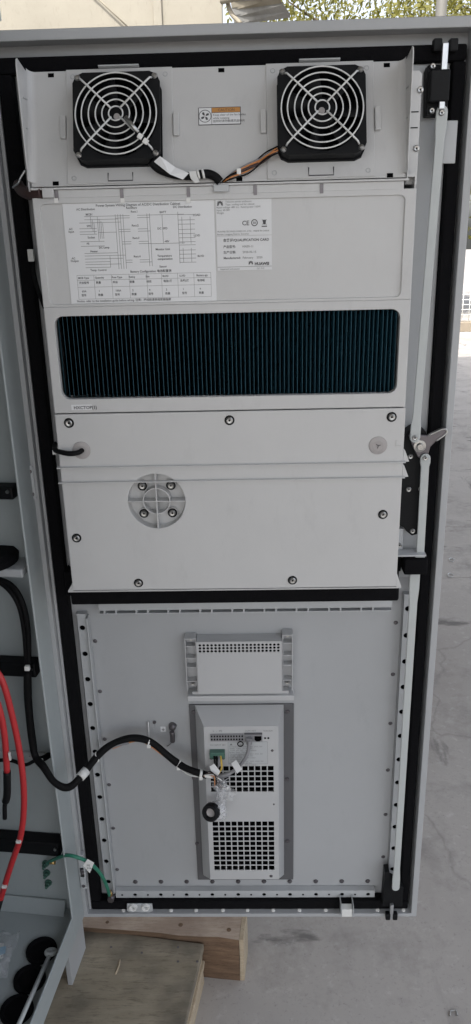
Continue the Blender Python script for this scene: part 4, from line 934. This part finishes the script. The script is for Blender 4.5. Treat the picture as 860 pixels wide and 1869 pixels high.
# body as a frustum: front face carries the openings
G1 = (at(386, 1398, yf), at(499, 1444, yf)); G2 = (at(388, 1499, yf), at(501, 1587, yf))
m = MB()
cx = [(fx0, fx0), ]
V = [(fx0, yf, fz0), (fx1, yf, fz0), (fx1, yf, fz1), (fx0, yf, fz1), (ox0, .0295, oz0), (ox1, .0295, oz0), (ox1, .0295, oz1), (ox0, .0295, oz1)]
m._add(V, [(0, 4, 5, 1), (1, 5, 6, 2), (2, 6, 7, 3), (3, 7, 4, 0)])
m.build('housing', M['board'], ct)
g1x0, g1x1, g1z0, g1z1 = G1[0].x, G1[1].x, G1[1].z, G1[0].z
g2x0, g2x1, g2z0, g2z1 = G2[0].x, G2[1].x, G2[1].z, G2[0].z
g1x0 = g2x0; g1x1 = g2x1
m = MB(); Y0, Y1 = yf - .0012, yf
for b in ((fx0, g2x0, Y0, Y1, fz0, fz1), (g2x1, fx1, Y0, Y1, fz0, fz1), (g2x0, g2x1, Y0, Y1, fz0, g2z0), (g2x0, g2x1, Y0, Y1, g2z1, g1z0), (g2x0, g2x1, Y0, Y1, g1z1, fz1)): m.box(*b)
fp = m.build('face_plate', M['board'], ct)
for (za, zb_, nr) in ((g1z0, g1z1, 5), (g2z0, g2z1, 10)):
    m = MB(); nc = 10; dx = (g2x1 - g2x0) / nc; dz = (zb_ - za) / nr; t = .0011
    for k in range(1, nc): m.box(g2x0 + k * dx - t, g2x0 + k * dx + t, Y0, Y1, za, zb_)
    for k in range(1, nr): m.box(g2x0, g2x1, Y0 + .00005, Y1 - .00005, za + k * dz - t, za + k * dz + t)
    m.build('vent_grille', M['board'], ct)
    MB().box(g2x0 - .001, g2x1 + .001, yf + .008, yf + .010, za - .002, zb_ + .002).build('filter', M['void'], ct)
for px, py in ((354, 1300), (354, 1420), (360, 1540), (525, 1299), (524, 1422), (525, 1535)):
    q = at(px, py, .0296); MB().lathe([(0, .003), (.0035, .0024), (.0045, 0)], (q.x, .030, q.z), (0, -1, 0), 12).build('screw', M['darksteel'], ct)
for px, py, r in ((500, 1468, .0018), (497, 1370, .0028), (495, 1599, .0034)):
    q = at(px, py, Y0); MB().lathe([(0, .0012), (r * .8, .001), (r, 0)], (q.x, Y0, q.z), (0, -1, 0), 12).build('screw', M['darksteel'], ct)
# terminals and ports
a, b = at(384, 1339, Y0), at(445, 1351, Y0)
tb = MB().box(a.x, b.x, Y0 - .003, Y0 - .0001, b.z, a.z).build('terminal_strip', M['wgrey'], ct)
m = MB()
for k in range(12):
    for j in (0, 1): x = a.x + (b.x - a.x) * (k + .5) / 12; z = b.z + (a.z - b.z) * (.28 + .45 * j); m.box(x - .0014, x + .0014, Y0 - .0034, Y0 - .0028, z - .0017, z + .0017)
m.build('terminal_openings', M['void'], tb)
a, b = at(446, 1337, Y0), at(479, 1352, Y0)
pb2 = MB().box(a.x, b.x, Y0 - .0025, Y0 - .0001, b.z, a.z).build('port_block', M['wgrey'], ct, bevel=.0005)
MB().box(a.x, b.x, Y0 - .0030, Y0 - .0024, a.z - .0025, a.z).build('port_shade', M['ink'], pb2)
q = at(471, 1347, Y0); MB().prism([(q.x - .0065, q.z + .006), (q.x + .0065, q.z + .006), (q.x + .0065, q.z - .002), (q.x + .003, q.z - .0055), (q.x - .003, q.z - .0055), (q.x - .0065, q.z - .002)], 'y', Y0 - .0031, Y0 - .0026).build('network_port', M['void'], pb2)
q = at(455, 1346, Y0); plg = MB().box(q.x - .0055, q.x + .0055, Y0 - .012, Y0 - .0032, q.z - .008, q.z + .004).build('network_plug', M['wgrey'], pb2, bevel=.001)
for px in (484, 490): q = at(px, 1347, Y0); MB().cyl((q.x, Y0 - .0006, q.z), (q.x, Y0 - .0001, q.z), .0020, 12).build('indicator', M['void'], ct)
a, b = at(416, 1354, Y0), at(489, 1394, Y0)
il = MB().box(a.x, b.x, Y0 - .0004, Y0 - .0001, b.z, a.z).build('instruction_label', M['rail'], ct)
m = MB(); m.text('▲', .006, (a.x + .003, Y0 - .0006, a.z - .0075))
for k in range(11):
    z = a.z - .012 - k * .0042
    m.text(('Terminal connections    DO1  DO2  DI1', 'RS485   CAN   Vin 48V DC', 'COM  NO  NC    Alarm output', 'Smoke  Door  Temp')[k % 4], .0038, (a.x + .002 + (k % 3) * .001, Y0 - .0006, z))
for b4 in ((a.x, b.x, a.z - .0004, a.z), (a.x, b.x, b.z, b.z + .0004), (a.x, a.x + .0004, b.z, a.z), (b.x - .0004, b.x, b.z, a.z)): m.box(b4[0], b4[1], Y0 - .0006, Y0 - .0005, b4[2], b4[3])
m.build('printed_text', M['inkg'], il)
m = MB(); q = at(388, 1336, Y0); m.text('+  -  PE', .006, (q.x, Y0 - .0003, q.z)); q = at(447, 1335, Y0); m.text('COM  NET', .0045, (q.x, Y0 - .0003, q.z)); q = at(481, 1335, Y0); m.text('RUN ALM', .004, (q.x, Y0 - .0003, q.z)); q = at(384, 1361, Y0); m.text('DC INPUT 48V', .0045, (q.x, Y0 - .0003, q.z))
m.build('printed_text', M['inkg'], ct)
a, b = at(383, 1367, Y0), at(411, 1379, Y0)
gc = MB().box(a.x, b.x, Y0 - .012, Y0 - .0001, b.z, a.z).build('green_connector', M['greenp'], ct, bevel=.001)
for f in (.1, .9): MB().cyl((a.x + (b.x - a.x) * f, Y0 - .0122, b.z + .002), (a.x + (b.x - a.x) * f, Y0 - .013, b.z + .002), .0016, 10).build('screw', M['darksteel'], gc)

# ================================================================== cables
hn = thing('cable_harness', at(240, 1350, -.02), 'thick black sleeved cable harness crossing from the cabinet to the controller', 'cable')
pth = [cw(*cl(50, 1225, 1, -.045)), cw(*cl(52, 1290, 1, -.045)), cw(*cl(62, 1372, 1, -.05)), cw(*cl(80, 1400, 1, -.07)), at(100, 1428, -.085), at(125, 1437, -.085), at(150, 1415, -.07), at(178, 1380, -.035), at(205, 1358, -.015), at(240, 1347, -.010), at(275, 1354, -.010), at(310, 1382, -.014), at(332, 1398, -.022), at(355, 1408, -.032), at(378, 1415, -.034)]
MB().tube(pth, lambda t: .0066 + .0004 * math.sin(t * 40), 12).build('sleeve', M['cable'], hn)
def tie(px, py, yy, r, par, d=(1, 0, 0), h=.004):
    p = at(px, py, yy); d = Vector(d).normalized(); m = MB(); m.tube([p - d * h * .5, p + d * h * .5], r, 12, 1); o = m.build('cable_tie', M['tie'], par)
    MB().box(-.0035, .0035, -.003, .003, -.0035, .0035).build('tie_head', M['tie'], o, bevel=.001).matrix_basis = Matrix.Translation(p + Vector((0, -r * .6, -r * .85)))
tie(178, 1379, -.035, .0074, hn, (1, 0, .6), .002); tie(272, 1354, -.010, .0073, hn, (1, 0, -.3), .003); tie(326, 1394, -.019, .0074, hn, (1, 0, -.7)); tie(367, 1412, -.034, .0074, hn, (1, 0, -.2), .005)
p0, p1 = at(146, 1419, -.0735), at(158, 1406, -.060)
MB().tube([p0, p1], .0090, 12, 1).build('white_band', M['tie'], hn)
MB().tube([at(205, 1366, -.012), at(240, 1354, -.006), at(262, 1354, -.006), at(300, 1380, -.010), at(330, 1404, -.018)], .0017, 8).build('wire', M['orange'], hn)
MB().tube([at(170, 1388, -.035), at(205, 1364, -.016), at(235, 1356, -.012)], .0026, 8).build('wire', M['wgrey'], hn)
MB().tube([at(330, 1404, -.020), at(348, 1415, -.03), at(370, 1418, -.034)], .0016, 8).build('wire', M['tie'], hn)
MB().tube([at(374, 1415, -.034), at(400, 1417, -.034), at(420, 1411, -.034), at(440, 1395, -.032), at(452, 1375, -.030), at(455, 1352, -.026)], lambda t: .0046 if t < .4 else .0033, 10).build('network_cable', M['wgrey'], hn)
for px, c, e in ((391, 'cable', 384), (395, 'blackp', 386), (399, 'wgrey', 388), (403, 'yellow', 398)):
    MB().tube([at(px, 1378, -.022), at(px + 1, 1390, -.034), at((px + e) / 2 + 4, 1402, -.034), at(e, 1413, -.034)], .0019, 8).build('wire', M[c], hn)
flag('paper_flag', [at(383, 1399, -.044), at(391, 1394, -.044), at(402, 1408, -.044), at(398, 1416, -.044), at(386, 1412, -.044)], M['paper'], hn)
flag('paper_flag', [at(422, 1394, -.042), at(431, 1387, -.044), at(442, 1404, -.044), at(433, 1412, -.042)], M['paper'], hn)
flag('paper_flag', [at(374, 1414, -.046), at(389, 1417, -.046), at(388, 1421, -.046), at(374, 1419, -.046)], M['tie'], hn)
MB().torus(at(439, 1358, Y0 - .006), (0, 1, 0), .0052, .0011, 20, 6).build('jumper_loop', M['cable'], hn)
for k, (c, e) in enumerate((('cable', (396, 1430)), ('brown', (404, 1442)), ('tie', (410, 1428)), ('orange', (392, 1436)), ('wgrey', (418, 1420)))):
    MB().tube([at(372, 1413 + k, -.040), at(384 + 2 * k, 1408 + 3 * k, -.047), at((384 + e[0]) / 2 + 4, 1418 + 2 * k, -.049), at(*e, -.043)], .0010, 6).build('wire', M[c], hn)
# bundle inside the cabinet
bd = thing('cabinet_cables', cw(*cl(50, 1200, 1, -.045)), 'pair of black cables curving down the cabinet side wall to the harness', 'cable')
for k, (ox, r) in enumerate(((0, .0042), (9, .0050))):
    MB().tube([cw(*cl(-40 + ox, 1050, 1, -.03)), cw(*cl(4 + ox * 1.5, 1066, 1, -.036)), cw(*cl(32 + ox, 1100, 1, -.048)), cw(*cl(44 + ox * .8, 1150, 1, -.045)), cw(*cl(48 + ox * .5, 1210, 1, -.044)), cw(*cl(51 + ox * .4, 1290, 1, -.043)), cw(*cl(61 + ox * .3, 1370, 1, -.046))], r, 10).build('sleeve', M['cable'], bd)
for px, py in ((50, 1219), (74, 1390)):
    p = cw(*cl(px, py, 1, -.055)); MB().box(-.0045, .0045, -.004, .004, -.0045, .0045).build('tie_head', M['tie'], bd, bevel=.0012).matrix_basis = Matrix.Translation(p)
MB().tube([cw(*cl(-20, 1388, 1, -.02)), cw(*cl(20, 1388, 1, -.02)), cw(*cl(45, 1396, 1, -.025)), cw(*cl(66, 1387, 1, -.04))], .0035, 8).build('thin_cable', M['cable'], bd)
MB().tube([cw(*cl(66, 1388, 1, -.04)), cw(*cl(80, 1384, 1, -.03)), cw(*cl(90, 1378, 1, -.012))], .006, 8).build('saddle', M['foam'], bd)
# red cables
rc1 = thing('red_cable', cw(*cl(45, 1450, 1, -.12)), 'long red power cable hanging down to the cabinet floor', 'cable')
MB().tube([cw(*cl(-25, 1205, 1, -.12)), cw(*cl(3, 1240, 1, -.12)), cw(*cl(22, 1305, 1, -.12)), cw(*cl(38, 1385, 1, -.12)), cw(*cl(44, 1460, 1, -.12)), cw(*cl(38, 1525, 1, -.12)), cw(*cl(20, 1580, 1, -.12)), cw(*cl(3, 1635, 1, -.12)), cw(*cl(-6, 1665, 1, -.12))], .0056, 12).build('sleeve', M['red'], rc1)
for px, py in ((34, 1536), (8, 1618)):
    p = cw(*cl(px, py, 1, -.126)); MB().box(-.0045, .0045, -.003, .003, -.003, .003).build('cable_tie', M['tie'], rc1, bevel=.001).matrix_basis = Matrix.Translation(p)
MB().tube([cw(*cl(1, 1640, 1, -.12)), cw(*cl(-8, 1672, 1, -.12))], .0064, 12, 1).build('black_end', M['blackp'], rc1)
rc2 = thing('red_cable', cw(*cl(12, 1400, 1, -.135)), 'short red cable ending in a black shrink sleeve, left of the long red one', 'cable')
MB().tube([cw(*cl(-22, 1255, 1, -.135)), cw(*cl(-4, 1285, 1, -.135)), cw(*cl(8, 1340, 1, -.135)), cw(*cl(13, 1410, 1, -.135))], .0056, 12).build('sleeve', M['red'], rc2)
MB().tube([cw(*cl(13, 1408, 1, -.135)), cw(*cl(13, 1450, 1, -.135)), cw(*cl(9, 1470, 1, -.135)), cw(*cl(9, 1494, 1, -.135))], lambda t: .0066 if t < .55 else .0040, 12).build('shrink_sleeve', M['blackp'], rc2)
p = cw(*cl(18, 1380, 1, -.140)); MB().box(-.0015, .0015, -.002, .002, -.008, .008).build('cable_tie', M['tie'], rc2).matrix_basis = Matrix.Translation(p)
# green earth wire
ge = thing('earth_wire', at(165, 1575, -.03), 'green earth wire with white tag joining cabinet and door bottom', 'wire')
MB().tube([cw(*cl(86, 1575, 1, -.014)), cw(*cl(100, 1568, 1, -.03)), cw(*cl(122, 1561, 1, -.055)), at(145, 1566, -.060), at(165, 1576, -.045), at(183, 1594, -.025), at(194, 1615, -.008), at(200, 1634, .006)], .0036, 10).build('sleeve', M['green'], ge)
flag('tag', [at(152, 1580, -.066), at(160, 1568, -.062), at(172, 1575, -.060), at(164, 1594, -.064)], M['tie'], ge)
m = MB(); c = at(162, 1580, -.069)
m.text('PE', .007, (c.x - .004, c.y, c.z - .002)); m.text('M6', .007, (c.x - .004, c.y, c.z - .009)); m.build('lettering', M['ink'], ge)
q = at(202, 1634, .008); MB().tube([q + Vector((-.002, 0, .010)), q], .0048, 10, 1).build('terminal_lug', M['brass'], ge)
MB().cyl(q + Vector((0, -.004, -.010)), q + Vector((0, .010, -.010)), .0072, 6).build('nut', M['darksteel'], ge)
q = cw(*cl(92, 1574, 1, -.022)); MB().tube([q, q + Vector((.010, -.002, .002))], .0042, 8, 1).build('terminal_lug', M['brass'], ge)

# ---- earth stud and adhesive tie mount on the lower door
es = thing('earth_stud', at(312, 1335, SK), 'dark earth stud with drooping rubber cap and small symbol sticker on the lower door', 'stud')
q = at(314, 1332, .020); MB().lathe([(0, .011), (.004, .0105), (.0066, .008), (.0072, .001), (.008, 0)], (q.x, SK - .0005, q.z), (0, -1, 0), 18).build('stud_head', M['darksteel'], es)
MB().tube([at(314, 1336, .018), at(315, 1345, .018), at(315, 1353, .02)], .0050, 10).build('cap', M['darksteel'], es)
MB().tube([at(315, 1352, .022), at(311, 1358, .025), at(305, 1362, .028)], .0009, 6).build('cap_strap', M['darksteel'], es)
a, b = at(293, 1326, SK), at(303, 1335, SK); sk_ = MB().box(a.x, b.x, SK - .0008, SK - .0003, b.z, a.z).build('symbol_sticker', M['paper'], es)
m = MB(); cx, cz = (a.x + b.x) / 2, (a.z + b.z) / 2; m.box(cx - .0004, cx + .0004, SK - .0011, SK - .0009, cz, cz + .004)
for k in range(3): m.box(cx - .003 + k * .001, cx + .003 - k * .001, SK - .0011, SK - .0009, cz - .0016 * k - .0004, cz - .0016 * k + .0004)
m.build('earth_symbol', M['ink'], sk_)
tm = thing('tie_mount', at(275, 1330, SK), 'small clear adhesive tie mount holding the harness on the lower door', 'tie mount')
a, b = at(268, 1316, SK), at(284, 1346, SK); MB().box(a.x, b.x, SK - .0025, SK - .0003, b.z, a.z).build('pad', M['door'], tm, bevel=.0015)
MB().tube([at(271, 1317, .028), at(272, 1340, .010), at(273, 1352, -.016)], .0009, 6).build('strap', M['tie'], tm)
MB().lathe([(0, .003), (.003, .0025), (.0035, 0)], at(282, 1318, SK - .0025), (0, -1, 0), 10).build('stud', M['darksteel'], tm)

# ---- ring sensor in a clear bag hanging below the harness
rs = thing('bagged_ring_sensor', at(392, 1481, -.04), 'black ring-shaped sensor wrapped in clear plastic hanging before the controller', 'sensor')
c = at(386, 1482, -.058); nn = Vector((-.30, -.85, .32)).normalized()
MB().lathe([(.0085, .006), (.0105, .010), (.0145, .010), (.0165, .007), (.0170, -.004), (.0, -.004)], c, nn, 32).build('ring', M['blackp'], rs)
MB().lathe([(0, .003), (.0055, .0035), (.008, .0045), (.0086, .002)], c, nn, 24).build('inner_disc', M['seal'], rs)
m = MB(); rnd = random.Random(9)
pth = [c - nn * .004, at(398, 1478, -.045), at(404, 1456, -.040), at(402, 1436, -.040), at(396, 1422, -.036)]
P = smooth(pth, 8); u = Vector((1, 0, 0)); vs = []; n = 22
for i, p in enumerate(P):
    t = (P[min(i + 1, len(P) - 1)] - P[max(i - 1, 0)]).normalized(); u = (u - t * u.dot(t)).normalized(); w_ = t.cross(u); f = i / (len(P) - 1)
    R_ = .0205 * (1 - .45 * f) + .006 * math.sin(f * 9)
    if f > .9: R_ *= (1.05 - f) / .15
    for k in range(n): vs.append(p + (u * math.cos(k * 2 * math.pi / n) + w_ * math.sin(k * 2 * math.pi / n) * .7) * R_ * (1 + .16 * math.sin(k * 2.1 + i * .9) + rnd.uniform(-.05, .05)))
m._add(vs, [(i * n + k, i * n + (k + 1) % n, (i + 1) * n + (k + 1) % n, (i + 1) * n + k) for i in range(len(P) - 1) for k in range(n)], True)
m.build('plastic_wrap', M['film'], rs)
m = MB(); a = at(400, 1430, -.044); b = at(430, 1440, -.044); c2 = at(425, 1462, -.042); d = at(402, 1458, -.040); vs = []; n = 9
for i in range(n):
    for j in range(n):
        p = a.lerp(b, i / (n - 1)).lerp(d.lerp(c2, i / (n - 1)), j / (n - 1)); vs.append(p + Vector((rnd.uniform(-.002, .002), rnd.uniform(-.004, .001), rnd.uniform(-.001, .001))))
m._add(vs, [(i * n + j, (i + 1) * n + j, (i + 1) * n + j + 1, i * n + j + 1) for i in range(n - 1) for j in range(n - 1)], True); m.build('plastic_wrap', M['film'], rs)
MB().tube([at(389, 1420, -.036), at(398, 1430, -.042), at(408, 1437, -.042), at(414, 1436, -.042)], .0010, 8).build('wire', M['brown'], rs)
MB().tube([at(388, 1421, -.036), at(396, 1432, -.041), at(406, 1440, -.040)], .0013, 8).build('wire', M['cable'], rs)
MB().box(-.006, .006, -.004, .004, -.004, .004).build('connector', M['tie'], rs, bevel=.001).matrix_basis = Matrix.Translation(at(412, 1437, -.038)) @ Matrix.Rotation(.5, 4, 'Y')

# ================================================================== litter on the concrete
for k, (px, py, lb) in enumerate(((825, 1022, 'small bent wire loop on the concrete, farther from the joint line'), (823, 1050, 'small bent wire loop lying on the concrete joint line'))):
    q = atz(px, py, GZ + .004); MB().tube([q + Vector((.013 * math.cos(t), .021 * math.sin(t), .0015 * (i % 2))) for i, t in enumerate([j * .55 for j in range(10)])], .0020, 8, 4).build('wire_loop', M['galv'])
    tag(bpy.data.objects['wire_loop' if k == 0 else 'wire_loop.001'], lb, 'wire', 'wire loops on the concrete')
a, b, c, d = [atz(x, y_, GZ + .0025) for x, y_ in ((821, 1854), (822, 1845), (833, 1844), (835, 1853))]
tag(MB().tube([a, b, c, d], .0016, 6, 1).build('staple', M['steel']), 'tiny bent steel staple lying on the concrete at lower right', 'staple')

def descend(o):
    for c in o.children: yield c; yield from descend(c)
for o in list(descend(dr)):
    if o.parent is not dr: o.parent = dr; o.matrix_parent_inverse = world_of(dr).inverted()
for o in bpy.data.objects:
    if o.name.split('.')[0] in ('printed_text', 'printed_lines', 'printed_marks', 'terminal_openings', 'wire_mesh'): o['kind'] = 'stuff'
    if '_keep' in o: del o['_keep']
